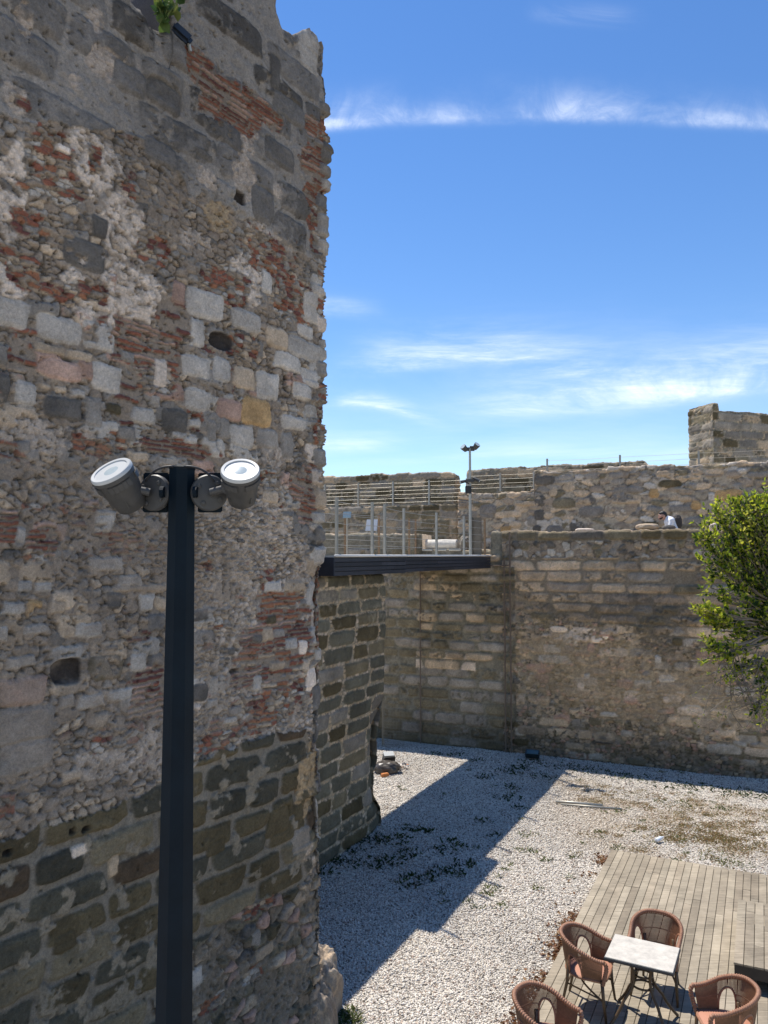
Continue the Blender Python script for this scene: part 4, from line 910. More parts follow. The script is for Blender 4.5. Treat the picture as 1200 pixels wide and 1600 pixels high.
tufts(D_,'dry_grass','patch of dry brown grass beyond the wooden deck','grass',150,.06,DRY,1.1,.010,4)
P=[];D=[];L=[];C=[]
for i in range(2600):
    t=-rg.random()*7.5; w=-abs(rg.normal(0,.11))-.01
    if rg.random()<.12: w*=2.5
    px=DQ[0]+E1[0]*t+E2[0]*w;py=DQ[1]+E1[1]*t+E2[1]*w
    if rg.random()<.25: 
        s=rg.random()*5; px=DQ[0]+E2[0]*s+E1[0]*abs(w)*.6; py=DQ[1]+E2[1]*s+E1[1]*abs(w)*.6
    if fbm(np.array([px*1.5]),np.array([py*1.5]),3,2)[0]<.40: continue
    P.append((px,py,float(gz(px,py))+.02+rg.random()*.03)); a=rg.random()*6.28; D.append((math.cos(a),math.sin(a),rg.normal(0,.25))); L.append(rg.uniform(.03,.07))
    C.append(np.array([(.20,.09,.045),(.26,.13,.06),(.15,.07,.035),(.32,.2,.1)][rg.integers(4)]))
L=np.array(L); tag(leaves(np.array(P),np.array(D),L,L*.6,np.array(C),'leaf_litter',LEAF,seed=5),'brown fallen leaves heaped along the left edge of the wooden deck','leaf litter',kind='stuff')

# ------------------------------------------------------------------ wooden deck
def plank_mat(name):
    m=bpy.data.materials.new(name); m.use_nodes=True; nt=m.node_tree;N=nt.nodes;L=nt.links;b=N['Principled BSDF']; b.inputs['Roughness'].default_value=.8; b.inputs['Specular IOR Level'].default_value=.25
    a=N.new('ShaderNodeAttribute'); a.attribute_name='col'; tc=N.new('ShaderNodeTexCoord')
    mp=N.new('ShaderNodeMapping'); mp.inputs['Rotation'].default_value=(0,0,-math.atan2(E1[1],E1[0])); mp.inputs['Scale'].default_value=(1.1,22,22)
    mp.vector_type='POINT'
    L.new(tc.outputs['Object'],mp.inputs[0])
    n=N.new('ShaderNodeTexNoise'); n.inputs['Scale'].default_value=3; n.inputs['Detail'].default_value=7; L.new(mp.outputs[0],n.inputs['Vector'])
    n2=N.new('ShaderNodeTexNoise'); n2.inputs['Scale'].default_value=2.2; n2.inputs['Detail'].default_value=7; n2.inputs['Roughness'].default_value=.65; L.new(tc.outputs['Object'],n2.inputs['Vector'])
    ad=N.new('ShaderNodeMath'); ad.operation='ADD'; L.new(n.outputs[0],ad.inputs[0]); L.new(n2.outputs[0],ad.inputs[1])
    mr=N.new('ShaderNodeMapRange'); mr.inputs[1].default_value=.65; mr.inputs[2].default_value=1.35; mr.inputs[3].default_value=.50; mr.inputs[4].default_value=1.42; L.new(ad.outputs[0],mr.inputs[0])
    mx=N.new('ShaderNodeMix'); mx.data_type='RGBA'; mx.blend_type='MULTIPLY'; mx.inputs[0].default_value=1
    L.new(a.outputs['Color'],mx.inputs[6]); L.new(mr.outputs[0],mx.inputs[7]); L.new(mx.outputs[2],b.inputs['Base Color'])
    bp=N.new('ShaderNodeBump'); bp.inputs['Distance'].default_value=.004; L.new(n.outputs[0],bp.inputs['Height']); L.new(bp.outputs[0],b.inputs['Normal'])
    return m
PLK=plank_mat('weathered_planks'); SKIRT=mat('dark_timber_frame',(.045,.036,.028),.8,var=.3,vscale=12)
def deck_pt(a,b): return (DQ[0]+E2[0]*a+E1[0]*b, DQ[1]+E2[1]*a+E1[1]*b)
def planks(mb,a0,a1,b0,b1,ztop,w=.112,gap=.007,th=.025,seed=1,lens=(2.2,4.2)):
    rd=random.Random(seed); a=a0; i=0
    RM=Matrix.Rotation(math.atan2(E1[1],E1[0]),3,'Z')
    while a<a1-.02:
        ww=min(w,a1-a); b=b1; first=True
        while b>b0+.01:
            l=rd.uniform(*lens)*(rd.uniform(.2,1) if first else 1); e=max(b0,b-l); first=False
            c=rd.uniform(.80,1.14); t=rd.uniform(-.02,.03); col=((.30+t)*c,(.255+t)*c,(.19+t*.8)*c)
            p=deck_pt(a+ww/2,(b+e)/2); mb.box((p[0],p[1],ztop-th/2+rd.uniform(-.0015,.0015)),(b-e-.004,ww-gap,th),RM,bev=.003,col=col)
            b=e
        a+=w; i+=1
dk=empty('wooden_deck',(*DQ,0),label='weathered grey plank deck under the cafe table and rattan chairs',cat='deck')
m=MB(); planks(m,0,7.2,-10.5,0,.15,seed=4); m.build('planks',PLK,dk,col=True,loc=(*DQ,0))
m=MB(); slab(m,[deck_pt(.02,-.03),deck_pt(7.15,-.03),deck_pt(7.15,-10.4),deck_pt(.02,-10.4)],-.02,.118); m.build('frame',SKIRT,dk,loc=(*DQ,0))
pa=((5.06-DQ[0])*E2[0]+(11.28-DQ[1])*E2[1]); pb1=((5.06-DQ[0])*E1[0]+(11.28-DQ[1])*E1[1]); pb0=((4.225-DQ[0])*E1[0]+(9.553-DQ[1])*E1[1])
pq=deck_pt(pa,pb0)
pf=empty('plank_platform',(*pq,.15),label='raised plank platform with dark front edge on the right of the deck',cat='platform')
m=MB(); planks(m,pa,pa+4.2,pb0,pb1,.45,seed=9,lens=(1.0,1.9)); m.build('planks',PLK,pf,col=True,loc=(*pq,.15))
m=MB(); RM=Matrix.Rotation(math.atan2(E2[1],E2[0]),3,'Z')
for b in (pb0+.02,pb1-.02):
    p=deck_pt(pa+2.1,b); m.box((p[0],p[1],.36),(4.18,.03,.13),RM)
for a in (pa+.03,pa+4.17):
    p=deck_pt(a,(pb0+pb1)/2); m.box((p[0],p[1],.36),(.03,pb1-pb0-.08,.13),RM)
m.build('fascia',SKIRT,pf,loc=(*pq,.15))
for a in (pa+.12,pa+2.1,pa+4.0):
    m=MB()
    p=deck_pt(a,(pb0+pb1)/2+.25); m.box((p[0],p[1],.262),(.09,pb1-pb0-.55,.21),RM); m.build('support',SKIRT,pf,loc=(*pq,.15))

# ------------------------------------------------------------------ table and chairs
TTOP=mat('speckled_table_top',(.53,.495,.43),.45,var=.30,vscale=9,bump2=.12,b2scale=160); EDGE=mat('dark_table_edge',(.03,.032,.036),.5)
LEGM=mat('brown_bamboo_look_metal',(.085,.052,.026),.45,var=.3,vscale=14)
RAT=mat('terracotta_rattan',(.29,.142,.083),.6,var=.3,vscale=30,bump=.003,bscale=120)
RATP=mat('terracotta_rattan_weave',(.215,.112,.062),.65,var=.3,vscale=40)
SEATM=mat('terracotta_seat',(.42,.20,.13),.75,var=.1,vscale=5)
tz=.15; tcx,tcy=2.90,8.88
tb_=empty('cafe_table',(tcx,tcy,tz),math.atan2(-.464,.886),label='rectangular cafe table with pale stone top and curved brown legs',cat='table')
m=MB(); m.box((0,0,.752),(.715,.585,.012),bev=.003); m.build('table_top',TTOP,tb_)
m=MB(); m.box((0,0,.733),(.735,.605,.026),bev=.004); m.build('edge_band',EDGE,tb_)
for sx in (-1,1):
    for sy in (-1,1):
        P=[]
        for k in range(15):
            t=k/14; z=.72*(1-t)
            r=.17-.075*math.sin(min(1,t*1.6)*math.pi)*1 + max(0,t-.45)**1.7*.52
            P.append((sx*r*.9,sy*r*.8,z+.012))
        m=MB(); m.tube(P,.0165,8); m.build('leg',LEGM,tb_,smooth=True,sharp=50)
for z,r in ((.40,.115),(.52,.10)):
    m=MB(); m.tube([(r*math.cos(k/24*6.283),r*.9*math.sin(k/24*6.283),z) for k in range(24)],.012,8,closed=True); m.build('ring',LEGM,tb_,smooth=True)
m=MB(); m.tube([(-.16,-.14,.71),(.16,.14,.71)],.014,6); m.tube([(-.16,.14,.713),(.16,-.14,.713)],.014,6); m.build('brace',LEGM,tb_)

def make_chair():
    root=empty('rattan_armchair',(0,0,tz))
    # plan of the rim, from the right arm front round the back to the left arm front
    pts=[]
    N_=120
    for i in range(N_+1):
        s=i/N_*2-1    # -1..1
        a=abs(s)
        if a>.58:
            t=(a-.58)/.42; x=-.02+.27*t; y=.285-.012*t
        else:
            th=a/.58*math.pi/2; x=-.02-.285*math.cos(th); y=.285*math.sin(th)
        sg=1 if s>0 else -1
        z=.655+.145*sst(.95,.15,a)
        pts.append(Vector((x,y*sg,float(z))))
    def at(i,v):  # v 0 at seat level, 1 at rim
        p=pts[i]; zz=.42+(p.z-.42)*v; k=.84+.16*v**.8
        return Vector((p.x*k+.01*(1-v),p.y*k,zz))
    # rim: tube wrapped with a coil, running down at both arm fronts
    core=[]
    for sgn,ii in ((0,0),): 
        p=pts[0]; core+= [Vector((p.x*.86,p.y*.9,.40)),Vector((p.x*.97,p.y*.95,.50)),Vector((p.x+.012,p.y*.985,.585)),Vector((p.x+.008,p.y,.632))]
    core+=pts[1:-1]
    p=pts[-1]; core+=[Vector((p.x+.008,p.y,.632)),Vector((p.x+.012,p.y*.985,.585)),Vector((p.x*.97,p.y*.95,.50)),Vector((p.x*.86,p.y*.9,.40))]
    # resample and ripple the radius so the wrapping reads
    ln=[0]
    for a,b in zip(core,core[1:]): ln.append(ln[-1]+(b-a).length)
    fine=[];rad=[];T_=ln[-1];nn=int(T_/.0062)
    j=0
    for k in range(nn+1):
        d=T_*k/nn
        while j<len(ln)-2 and ln[j+1]<d: j+=1
        t=(d-ln[j])/(ln[j+1]-ln[j]); fine.append(core[j].lerp(core[j+1],t)); rad.append(.0215+.0038*(1 if k%4 in(0,1) else -1))
    MB().tube(fine,rad,10).build('rim',RAT,root,smooth=True)
    # woven panels with an arch at each rear corner
    def arch(i):
        a=abs(i/N_*2-1); c=(a-.44)/.135
        if abs(c)>=1: return 0.
        return .68*math.sqrt(1-abs(c)**2.4)
    def panel(i0,i1,name):
        m=MB()
        for i in range(i0,i1+1):
            v0=arch(i)
            if v0>.64 and False: continue
            m.tube([at(i,v0),at(i,(v0+1)/2),at(i,.99)],.0050,5,cap=False)
            if i%2: 
                pass
        for v in (.08,.5,.92):
            seg=[]
            for i in range(i0,i1+1):
                if arch(i)<v: seg.append(at(i,v)*1.0)
                else:
                    if len(seg)>1: m.tube(seg,.005,5,cap=False)
                    seg=[]
            if len(seg)>1: m.tube(seg,.005,5,cap=False)
        m.build(name,RATP,root,smooth=True)
    k1=int((1-.44)/2*N_); 
    panel(3,k1,'arm_panel'); panel(k1+1,N_-k1-1,'back_panel'); panel(N_-k1,N_-3,'arm_panel')
    for sg in (-1,1):
        m=MB(); P=[]
        for k in range(25):
            c=-1+2*k/24; a=.44+.135*c; i=((sg*a)+1)/2*N_; i0=int(i); f=i-i0
            v=.68*math.sqrt(max(0,1-abs(c)**2.4)); P.append(at(i0,v).lerp(at(min(i0+1,N_),v),f))
        m.tube(P,.011,7); m.build('arch_trim',RAT,root,smooth=True)
    # seat and its frame
    ring=[Vector((p.x*.84+.01,p.y*.84,.415)) for p in pts[2:-2]]; ring+=[Vector((.235,.16,.415)),Vector((.245,0,.415)),Vector((.235,-.16,.415))]
    MB().tube(ring,.017,8,closed=True).build('seat_frame',RAT,root,smooth=True)
    m=MB(); n=len(ring); V=[Vector((p.x*.97,p.y*.97,.428)) for p in ring]+[Vector((p.x*.9,p.y*.9,.44)) for p in ring]+[Vector((p.x*.97,p.y*.97,.408)) for p in ring]
    m.add(V,[tuple(range(n,2*n))]+[(i,(i+1)%n,n+(i+1)%n,n+i) for i in range(n)]+[(2*n+i,2*n+(i+1)%n,(i+1)%n,i) for i in range(n)]+[tuple(range(3*n-1,2*n-1,-1))])
    m.build('seat',SEATM,root,smooth=True,sharp=40)
    for sy in (-1,1):
        MB().tube([(.205,sy*.245,.44),(.222,sy*.25,.2),(.25,sy*.262,.0)],[.021,.018,.014],8).build('leg',LEGM,root,smooth=True)
        MB().tube([(-.19,sy*.165,.55),(-.205,sy*.175,.30),(-.27,sy*.205,.0)],[.02,.018,.014],8).build('leg',LEGM,root,smooth=True)
    m=MB(); c=[]
    for k in range(17):
        t=k/16*2-1; c.append((.215-.30*(1-t*t),t*.25,.22+.10*(1-t*t)))
    m.tube(c,.011,6); m.tube([(-.212,y*.177,.27) for y in (-1,0,1)],.010,6)
    m.tube([(.215,-.25,.23),(-.205,-.176,.29)],.010,6); m.tube([(.215,.25,.23),(-.205,.176,.29)],.010,6)
    m.build('stretcher',LEGM,root,smooth=True)
    return root
ch0=make_chair()
def copy_tree(o,parent=None):
    c=o.copy(); COL.objects.link(c); c.parent=parent
    for q in [q for q in bpy.data.objects if q.parent==o]: copy_tree(q,c)
    return c
for i,(x,y,h,l) in enumerate(((2.37,9.20,-27,'rattan armchair left of the cafe table, facing right across it'),(3.27,9.50,-118,'rattan armchair behind the far side of the cafe table, facing the viewer'),(1.60,7.90,-40,'rattan armchair cut off by the lower edge, nearest the gravel'),(3.50,8.13,178,'rattan armchair on the right by the raised platform, facing left'))):
    c=ch0 if i==0 else copy_tree(ch0)
    c.location=(x,y,tz); c.rotation_euler=(0,0,R(h)); tag(c,l,'armchair','rattan armchairs around the cafe table')

# ------------------------------------------------------------------ tree at the right
BARK=mat('pale_bark',(.20,.165,.12),.85,var=.3,vscale=25,bump=.004,bscale=60)
TRB=(8.55,13.6,0)
tr=empty('tree',TRB,label='bushy tree with bright yellow green leaves leaning in from the right edge',cat='tree')
tv=Vector(TRB)
def pxp(x,y,d): return Vector(((x-600)/1200*d,d,EYE+(868-y)/1200*d))
rt=random.Random(5)
def bez(a,b,c,n=14,j=.03):
    return [a*(1-t)**2+b*2*t*(1-t)+c*t*t+Vector((rt.uniform(-j,j),rt.uniform(-j,j),rt.uniform(-j,j)))*(0<k<n) for k,t in ((k,k/n) for k in range(n+1))]
tk=MB(); fork=Vector((8.35,13.4,2.6))
tk.tube(bez(tv,Vector((8.75,13.5,1.4)),fork),[.17-.06*k/14 for k in range(15)],10)
CL=[] # clump centre, radius, leaves, dark share
for (x,y,d,r,n,dk_) in [(1125,800,12.9,.28,230,.15),(1160,790,13.1,.32,420,.2),(1190,800,12.7,.36,520,.3),(1150,845,12.8,.42,700,.4),(1190,860,12.9,.5,1000,.6),(1105,845,12.7,.24,170,.15),(1120,880,12.6,.32,300,.25),(1160,900,12.8,.38,480,.55),(1195,920,12.8,.4,420,.6),(1118,918,12.6,.26,90,.25),(1145,932,12.6,.3,110,.35),(1180,945,12.7,.3,160,.45),(1095,815,12.7,.14,45,.1),(1168,782,12.9,.2,90,.05),(1190,780,12.9,.25,180,.1),
    (1100,958,12.4,.24,230,.15),(1120,965,12.5,.26,220,.2),(1085,952,12.3,.13,60,.05),(1140,985,12.6,.3,140,.3),(1098,1010,12.3,.2,100,.1),(1125,1020,12.4,.26,150,.15),(1165,965,12.7,.34,220,.4),(1190,985,12.6,.36,240,.5),(1160,1040,12.5,.34,110,.35),(1190,1060,12.5,.36,170,.4),(1130,1055,12.4,.28,60,.2),(1175,1100,12.4,.3,60,.3),(1195,1120,12.4,.3,50,.3),(1085,1030,12.3,.12,20,.1),
    (1250,830,12.9,.6,900,.6),(1310,880,13.1,.7,900,.6),(1260,950,12.7,.6,700,.6),(1370,930,13.2,.7,800,.6),(1260,1060,12.6,.5,400,.4),(1340,1040,12.9,.6,500,.5),(1300,790,13.4,.6,700,.4),(1400,840,13.6,.7,700,.5),(1440,960,13.6,.7,700,.5),(1230,770,13.3,.4,350,.2)]:
    c=pxp(x,y,d)
    for _ in range(1): CL.append((c,r,n,dk_))
PL=[];DL=[];LL=[];CC=[]
rg=np.random.default_rng(21)
tops=[pxp(1330,900,13.1),pxp(1300,1010,12.9),pxp(1260,960,12.8)]
for t in tops: tk.tube(bez(fork,fork.lerp(t,.5)+Vector((.2,0,.2)),t),[.10-.06*k/14 for k in range(15)],8)
for (c,r,n,dk_) in CL:
    s=min(tops,key=lambda t:(t-c).length); e=c+Vector((-.1,0,.0))
    P=bez(s,s.lerp(c,.55)+Vector((0,0,-.18-.1*rt.random())),e,14,.025); tk.tube(P,[.034-.026*k/14 for k in range(15)],6)
    n=int(n*1.8); nt=max(4,int(n/18))
    for k in range(nt):
        u=Vector((rt.gauss(0,1),rt.gauss(0,1),rt.gauss(0,1))); u.normalize(); rr=r*rt.random()**.45
        tip=c+Vector((u.x*rr*1.15,u.y*rr,u.z*rr*.95+.02)); b0=P[rt.randint(6,14)]
        Q=bez(b0,b0.lerp(tip,.5)+Vector((rt.uniform(-.06,.06),rt.uniform(-.06,.06),-.05)),tip,7,.012); tk.tube(Q,[.010-.0065*q/7 for q in range(8)],4,cap=False)
        m_=max(4,int(n/nt))
        for q in range(m_):
            t=.35+.65*rt.random()**.7; i=min(6,int(t*7)); p=Q[i].lerp(Q[i+1],t*7-i)
            d=(Q[i+1]-Q[i]).normalized()*.5+Vector((rt.gauss(0,.7),rt.gauss(0,.7),rt.gauss(.35,.6)))
            PL.append(tuple(p)); DL.append(tuple(d)); LL.append(rt.uniform(.05,.10))
            dd=rt.random()<dk_
            CC.append(np.array((.035,.075,.014) if dd else rt.choice(((.46,.52,.03),(.55,.56,.06),(.32,.40,.03),(.56,.54,.10),(.18,.26,.03))))*rt.uniform(.75,1.2))
# bare drooping twigs low on the crown
for k in range(34):
    a=pxp(rt.uniform(1120,1215),rt.uniform(1000,1110),rt.uniform(12.2,12.6)); e=pxp(rt.uniform(1062,1200),rt.uniform(1040,1155),rt.uniform(12.0,12.4))
    P=bez(a,a.lerp(e,.5)+Vector((-.1,0,rt.uniform(-.35,.1))),e,12,.012); tk.tube(P,[.009-.006*q/12 for q in range(13)],4,cap=False)
    for q in range(3):
        p=P[rt.randint(6,12)]; PL.append(tuple(p)); DL.append((rt.gauss(0,1),rt.gauss(0,1),rt.gauss(.3,.6))); LL.append(.05); CC.append(np.array((.22,.24,.05)))
    p0=P[rt.randint(4,8)]; p1=p0+Vector((rt.uniform(-.25,.1),0,rt.uniform(-.3,.15))); tk.tube(bez(p0,p0.lerp(p1,.5)+Vector((0,0,-.05)),p1,6,.01),.0035,4,cap=False)
PL=np.array(PL);DL=np.array(DL);LL=np.array(LL)
leaves(PL,DL,LL,LL*.5,np.array(CC),'crown',leafmat('bright_leaf',.5,.5),tr,loc=TRB,seed=6)
tk.build('trunk',BARK,tr,smooth=True,loc=TRB)

# little plant in the tower notch
q=tw(-2.42,10.22,.05); pe=empty('wall_plant',q,label='small leafy plant with yellow flower growing in the notch of the tower top',cat='plant')
m=MB(); P=[];D=[]
for k in range(9):
    a=Vector((0,0,0)); b=Vector((random.uniform(-.12,.2),random.uniform(-.08,.08),random.uniform(.1,.55))); m.tube(bez(a,b*.5+Vector((0,0,.08)),b,6,.01),.006,5)
    for j in range(5):
        t=.3+.7*j/4; P.append(tuple(b*t)); D.append((random.gauss(0,.7),random.gauss(0,.7),random.gauss(.1,.5)))
m.build('stem',mat('green_stem',(.12,.16,.04),.7),pe)
L=np.random.default_rng(2).uniform(.06,.14,len(P)); C=np.array([random.choice(((.05,.10,.03),(.08,.13,.03),(.14,.17,.04))) for _ in P])
leaves(np.array(P),np.array(D),L,L*.75,C,'foliage',LEAF,pe)
m=MB()
for k in range(8): m.box((.05+.03*math.cos(k*.785),.0+.03*math.sin(k*.785),.58),(.035,.02,.008),Matrix.Rotation(k*.785,3,'Z'))
m.build('flower',mat('yellow_petals',(.55,.42,.04),.6),pe)

# ------------------------------------------------------------------ seated person behind the courtyard wall
def blob(name,segs,m,parent,vox,smooth=6):
    """one continuous skin grown round tapered limb segments"""
    mb=MB()
    for (a,ra,b,rb) in segs:
        a=Vector(a);b=Vector(b); d=b-a; L_=d.length; M=frame4(a,d if L_>1e-6 else (0,0,1)); pr=[]
        for k in range(7):
            t=math.pi/2*k/6; pr.append((max(.0005,ra*math.sin(t)),-ra*math.cos(t)))
        for k in range(1,7):
            t=math.pi/2*(1-k/6); pr.append((max(.0005,rb*math.sin(t)),L_+rb*math.cos(t)))
        mb.lathe(pr,M,16)
    o=mb.build(name,m,parent,smooth=True)
    r=o.modifiers.new('r','REMESH'); r.mode='VOXEL'; r.voxel_size=vox; r.use_smooth_shade=True
    s=o.modifiers.new('s','SMOOTH'); s.iterations=smooth; s.factor=.5
    return o
SKIN=mat('skin',(.42,.22,.15),.55,var=.06,vscale=8); SHIRT=mat('white_shirt',(.72,.73,.76),.8,var=.06,vscale=6,bump=.006,bscale=9); HAIR=mat('dark_hair',(.012,.010,.009),.6); TROU=mat('dark_trousers',(.03,.032,.04),.85)
pp=fpt(4.32,1.18); 
pe=empty('person',(*pp,5.74),R(172),label='person in a white shirt sitting with head bent down behind the courtyard wall',cat='person')
# local: +x is the way the person faces
hip=(0,0,.12); ch=(.13,0,.52); nk=(.20,0,.62); hd=(.33,0,.665)
body=[(hip,.125,(.05,0,.25),.12),((.05,0,.27),.12,ch,.135),(ch,.12,nk,.065),(nk,.055,(.27,0,.62),.055),
 ((.30,0,.68),.082,(.335,0,.655),.074),((.35,0,.635),.062,(.372,0,.60),.045),((.398,0,.655),.010,(.425,0,.628),.012),((.392,0,.69),.03,(.38,0,.70),.03),((.405,0,.60),.011,(.40,.0,.60),.016)]
for s in (-1,1):
    body+=[((.13,s*.08,.56),.06,(.12,s*.19,.54),.058),((.12,s*.19,.54),.05,(.20,s*.24,.25),.04),((.20,s*.24,.25),.038,(.38,s*.13,.17),.026),
      ((.38,s*.13,.17),.028,(.44,s*.10,.16),.034),((hip[0],s*.08,.12),.10,(.34,s*.26,.17),.07),((.34,s*.26,.17),.058,(.24,-s*.10,.07),.042),((.24,-s*.10,.06),.04,(.34,-s*.16,.045),.03),
      ((.30,s*.078,.668),.012,(.295,s*.084,.66),.02)]
    for f,(dx,dz,l) in enumerate(((.0,.02,.055),(.012,.005,.065),(.012,-.012,.06),(.008,-.027,.048))):
        k0=Vector((.45,s*(.10-.02*f+.03),.165+dz*.6)); k1=k0+Vector((l*.6,-s*.01,-.008)); k2=k1+Vector((l*.35,-s*.008,-.03))
        body+=[(k0,.010,k1,.009),(k1,.009,k2,.0075)]
    body+=[((.41,s*.08,.165),.012,(.45,s*.055,.185),.009)]
blob('body',body,SKIN,pe,.0075,4)
sh=[((0,0,.16),.145,(.04,0,.29),.138),((.04,0,.29),.138,(.125,0,.51),.152),((.13,0,.53),.132,(.185,0,.60),.082)]
for s in (-1,1): sh+=[((.13,s*.08,.56),.075,(.12,s*.19,.54),.074),((.12,s*.19,.54),.066,(.20,s*.24,.26),.055),((.20,s*.24,.26),.053,(.345,s*.15,.185),.04)]
blob('shirt',sh,SHIRT,pe,.012,5)
blob('hair',[((.275,0,.715),.080,(.30,0,.735),.076),((.31,0,.735),.070,(.355,0,.735),.048),((.265,0,.69),.075,(.25,0,.665),.06)],HAIR,pe,.01,3)
blob('beard',[((.375,-.03,.60),.03,(.375,.03,.60),.03),((.33,-.055,.625),.022,(.37,-.035,.597),.022),((.33,.055,.625),.022,(.37,.035,.597),.022)],HAIR,pe,.008,2)
tr_=[]
for s in (-1,1): tr_+=[((0,s*.08,.125),.118,(.34,s*.26,.17),.084),((.34,s*.26,.17),.074,(.26,-s*.08,.075),.055)]
tr_+=[((0,-.05,.12),.128,(0,.05,.12),.128)]
blob('trousers',tr_,TROU,pe,.012,5)
for s in (-1,1): m=MB(); m.lathe([(.002,-.004),(.008,0),(.002,.006)],frame4((.393,s*.03,.672),(.8,s*.25,-.5)),10); m.build('eye',HAIR,pe)

q=fpt(4.37,1.26); lump('backpack',(q[0],q[1],6.25),(.12,.15,.20),2,'K',mat('black_fabric',(.016,.015,.016),.8,attr='col'),n=24,amp=.2,loc=(*q,5.9)); tag(bpy.data.objects['backpack'],'black backpack on the back of the person in the white shirt','backpack')
q=fpt(4.22,.5); lump('shoulder_bag',(q[0],q[1],6.06),(.17,.12,.085),4,'D',mat('dark_grey_fabric',(.03,.03,.033),.85,attr='col'),n=24,amp=.35,loc=(*q,6.0)); tag(bpy.data.objects['shoulder_bag'],'dark grey bag on the wall top in front of the person','bag')
b=lump('cement_sack',(*fpt(3.68,.45),6.10),(.29,.18,.09),6,'yT',mat('tan_paper',(.5,.42,.3),.85,attr='col'),n=24,amp=.25,loc=(*fpt(3.68,.45),6.0)); tag(b,'beige sack lying on the wall top left of the person','sack')
b=lump('white_stone',(*fpt(2.1,.3),6.03),(.26,.12,.05),3,'W',MASF,n=18,amp=.3,loc=(*fpt(2.1,.3),6.0)); tag(b,'flat white stone on the wall top midway between mast and person','stone')
b=lump('white_stone',(*fpt(5.28,.3),6.07),(.09,.09,.10),8,'W',MASF,n=18,amp=.3,loc=(*fpt(5.28,.3),6.0)); tag(b,'small white stone on the wall top beside the tree leaves','stone')

# ------------------------------------------------------------------ sky, sun, camera
SUN_EL=65.0; SUN_AZ=-39.0          # degrees, azimuth left of the view direction
w=bpy.data.worlds.new('World'); scn.world=w; w.use_nodes=True; nt=w.node_tree;N=nt.nodes;Lk=nt.links
bg=N['Background']; sky=N.new('ShaderNodeTexSky'); sky.sky_type='NISHITA'; sky.sun_disc=False
sky.sun_elevation=R(SUN_EL); sky.sun_rotation=R(SUN_AZ); sky.altitude=0; sky.air_density=1.0; sky.dust_density=0.0; sky.ozone_density=2.4
def M_(op,a,b=None,c=None):
    n=N.new('ShaderNodeMath'); n.operation=op
    for i,v in enumerate((a,b,c)):
        if v is None: continue
        if isinstance(v,(int,float)): n.inputs[i].default_value=v
        else: Lk.new(v,n.inputs[i])
    return n.outputs[0]
tc=N.new('ShaderNodeTexCoord'); sx=N.new('ShaderNodeSeparateXYZ'); Lk.new(tc.outputs['Generated'],sx.inputs[0])
yy=M_('MAXIMUM',M_('ABSOLUTE',sx.outputs[1]),.05)
gx=M_('DIVIDE',sx.outputs[0],yy); gy=M_('DIVIDE',sx.outputs[2],yy)
cv=N.new('ShaderNodeCombineXYZ'); Lk.new(gx,cv.inputs[0]); Lk.new(gy,cv.inputs[1])
def noise(scale,sxx,syy,rot=0,detail=8,rough=.6,dist=0,off=0):
    mp=N.new('ShaderNodeMapping'); mp.inputs['Scale'].default_value=(sxx,syy,1); mp.inputs['Rotation'].default_value=(0,0,R(rot)); mp.inputs['Location'].default_value=(off,off*.7,0)
    Lk.new(cv.outputs[0],mp.inputs[0]); n=N.new('ShaderNodeTexNoise'); n.inputs['Scale'].default_value=scale; n.inputs['Detail'].default_value=detail; n.inputs['Roughness'].default_value=rough; n.inputs['Distortion'].default_value=dist
    Lk.new(mp.outputs[0],n.inputs['Vector']); return n.outputs[0]
def smooth(v,a,b):
    n=N.new('ShaderNodeMapRange'); n.interpolation_type='SMOOTHSTEP'; n.inputs[1].default_value=a; n.inputs[2].default_value=b; Lk.new(v,n.inputs[0]); return n.outputs[0]
def band(x0,x1,y0,y1,wu,wd,amp,nz,fx=.06,curve=0):
    """a streak of cirrus from (x0,y0) to (x1,y1) in tangent units"""
    s=(y1-y0)/(x1-x0); t=M_('SUBTRACT',gx,x0); c=M_('ADD',M_('MULTIPLY',t,s),y0)
    if curve: c=M_('ADD',c,M_('MULTIPLY',M_('SINE',M_('MULTIPLY',t,math.pi/(x1-x0))),curve))
    d=M_('SUBTRACT',gy,c)
    up=M_('DIVIDE',M_('MAXIMUM',d,0),wu); dn=M_('DIVIDE',M_('MAXIMUM',M_('MULTIPLY',d,-1),0),wd)
    e=M_('EXPONENT',M_('MULTIPLY',M_('ADD',M_('POWER',up,1.6),M_('POWER',dn,2)),-1))
    xr=M_('MULTIPLY',smooth(gx,x0-fx,x0+fx),M_('SUBTRACT',1,smooth(gx,x1-fx,x1+fx)))
    return M_('MULTIPLY',M_('MULTIPLY',M_('MULTIPLY',e,xr),nz),amp)
nA=smooth(noise(5,1,2.6,-24,9,.62,.6,1.3),.34,.78)
nB=M_('MULTIPLY',smooth(noise(4,.9,3.4,14,10,.66,.7,4.1),.30,.72),M_('ADD',.5,smooth(noise(7,1,9,12,9,.7,.6,9.1),.3,.7)))
nC=smooth(noise(3,.8,5,-8,9,.62,.8,7.7),.38,.78)
nD=smooth(noise(9,3,.8,18,8,.65,.4,2.2),.25,.85)
nD2=smooth(noise(11,1.5,1.1,26,10,.72,1.1,3.3),.28,.80)
nAd=M_('MULTIPLY',M_('ADD',.12,M_('MULTIPLY',nA,.95)),M_('ADD',.3,M_('MULTIPLY',nD2,1.0)))
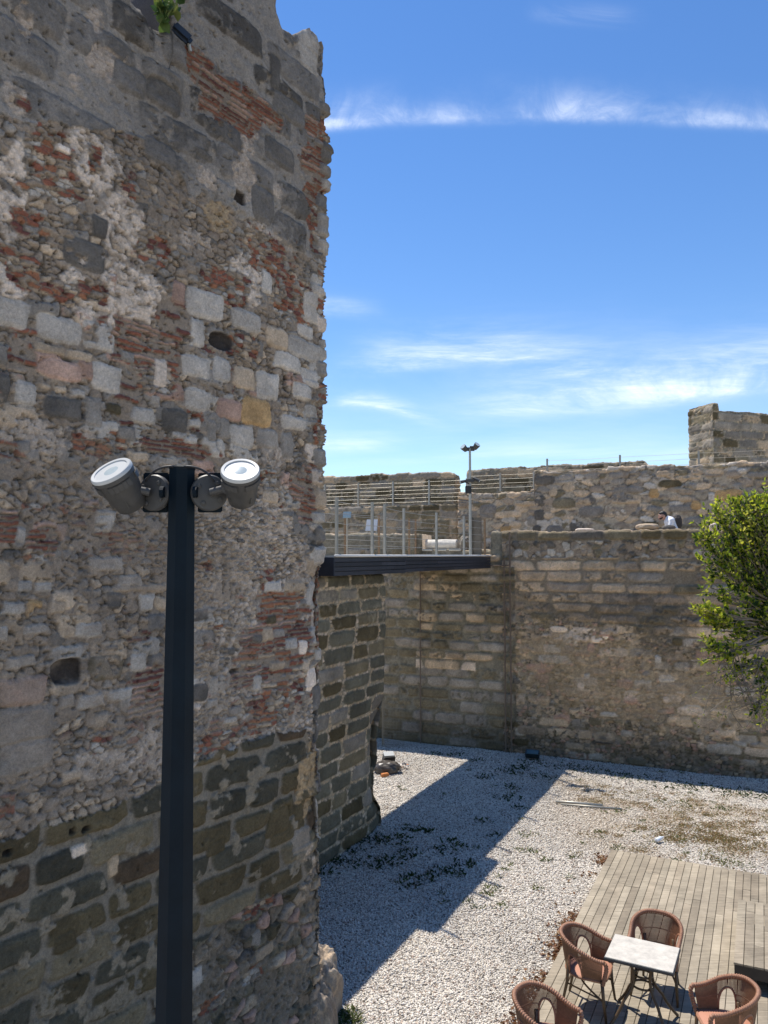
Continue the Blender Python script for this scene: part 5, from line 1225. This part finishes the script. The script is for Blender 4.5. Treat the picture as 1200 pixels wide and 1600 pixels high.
dens=[M_('MULTIPLY',band(-.14,.60,.575,.572,.024,.008,.80,nAd,.08,.016),M_('ADD',.45,M_('MULTIPLY',smooth(noise(1.6,2.2,3,-10,4,.6,.4,2.9),.36,.64),.72))),
      band(.14,.75,.188,.262,.046,.012,.80,nB,.10,-.006),
      band(-.02,.27,.245,.238,.030,.010,.6,nB,.08,.018),
      band(.10,.5,.20,.225,.024,.016,.3,nC,.10),
      band(-.07,.05,.205,.182,.010,.008,.7,nB,.05,.006),
      band(-.09,.45,.135,.128,.014,.012,.32,nC,.10),
      band(-.2,.0,.138,.146,.014,.01,.45,nB,.05),
      band(-.2,-.02,.335,.325,.012,.01,.25,nB,.04),
      band(.22,.33,.73,.725,.012,.01,.35,nA,.04),
      M_('MULTIPLY',M_('MULTIPLY',smooth(noise(2.2,.7,3.5,6,9,.62,.7,11),.45,.8),smooth(gy,.42,.1)),.16)]
s=dens[0]
for d in dens[1:]: s=M_('ADD',s,d)
front=smooth(sx.outputs[1],-.05,.1)
s=M_('MINIMUM',s,.85)
s=M_('MULTIPLY',s,smooth(sx.outputs[2],.0,.03))
mx=N.new('ShaderNodeMix'); mx.data_type='RGBA'; Lk.new(s,mx.inputs[0])
hs=N.new('ShaderNodeHueSaturation'); hs.inputs['Saturation'].default_value=1.22; hs.inputs['Value'].default_value=1.0; hs.inputs['Hue'].default_value=.506
Lk.new(sky.outputs[0],hs.inputs['Color'])
Lk.new(hs.outputs[0],mx.inputs[6]); mx.inputs[7].default_value=(7.6,8.0,8.6,1)
Lk.new(mx.outputs[2],bg.inputs['Color']); bg.inputs['Strength'].default_value=.114
sd=bpy.data.lights.new('sun','SUN'); sd.energy=4.2; sd.angle=R(.53); sd.color=(1,.94,.855)
so=bpy.data.objects.new('sun',sd); COL.objects.link(so); so.location=(-20,25,60)
sv=Vector((math.sin(R(SUN_AZ))*math.cos(R(SUN_EL)),math.cos(R(SUN_AZ))*math.cos(R(SUN_EL)),math.sin(R(SUN_EL))))
so.rotation_euler=sv.to_track_quat('Z','Y').to_euler()
cd=bpy.data.cameras.new('camera'); cam=bpy.data.objects.new('camera',cd); COL.objects.link(cam)
cd.sensor_fit='HORIZONTAL'; cd.sensor_width=36; cd.lens=36; cd.clip_end=2000; cd.clip_start=.05
cam.location=(0,0,EYE); cam.rotation_euler=(R(90)+math.atan(68/1200),0,0); scn.camera=cam
scn.render.resolution_x=768; scn.render.resolution_y=1024
vs=scn.view_settings; vs.view_transform='Standard'; vs.look='None'; vs.exposure=.6; vs.gamma=1; vs.use_curve_mapping=False
scn.cycles.max_bounces=8; scn.cycles.diffuse_bounces=4; scn.cycles.use_denoising=True
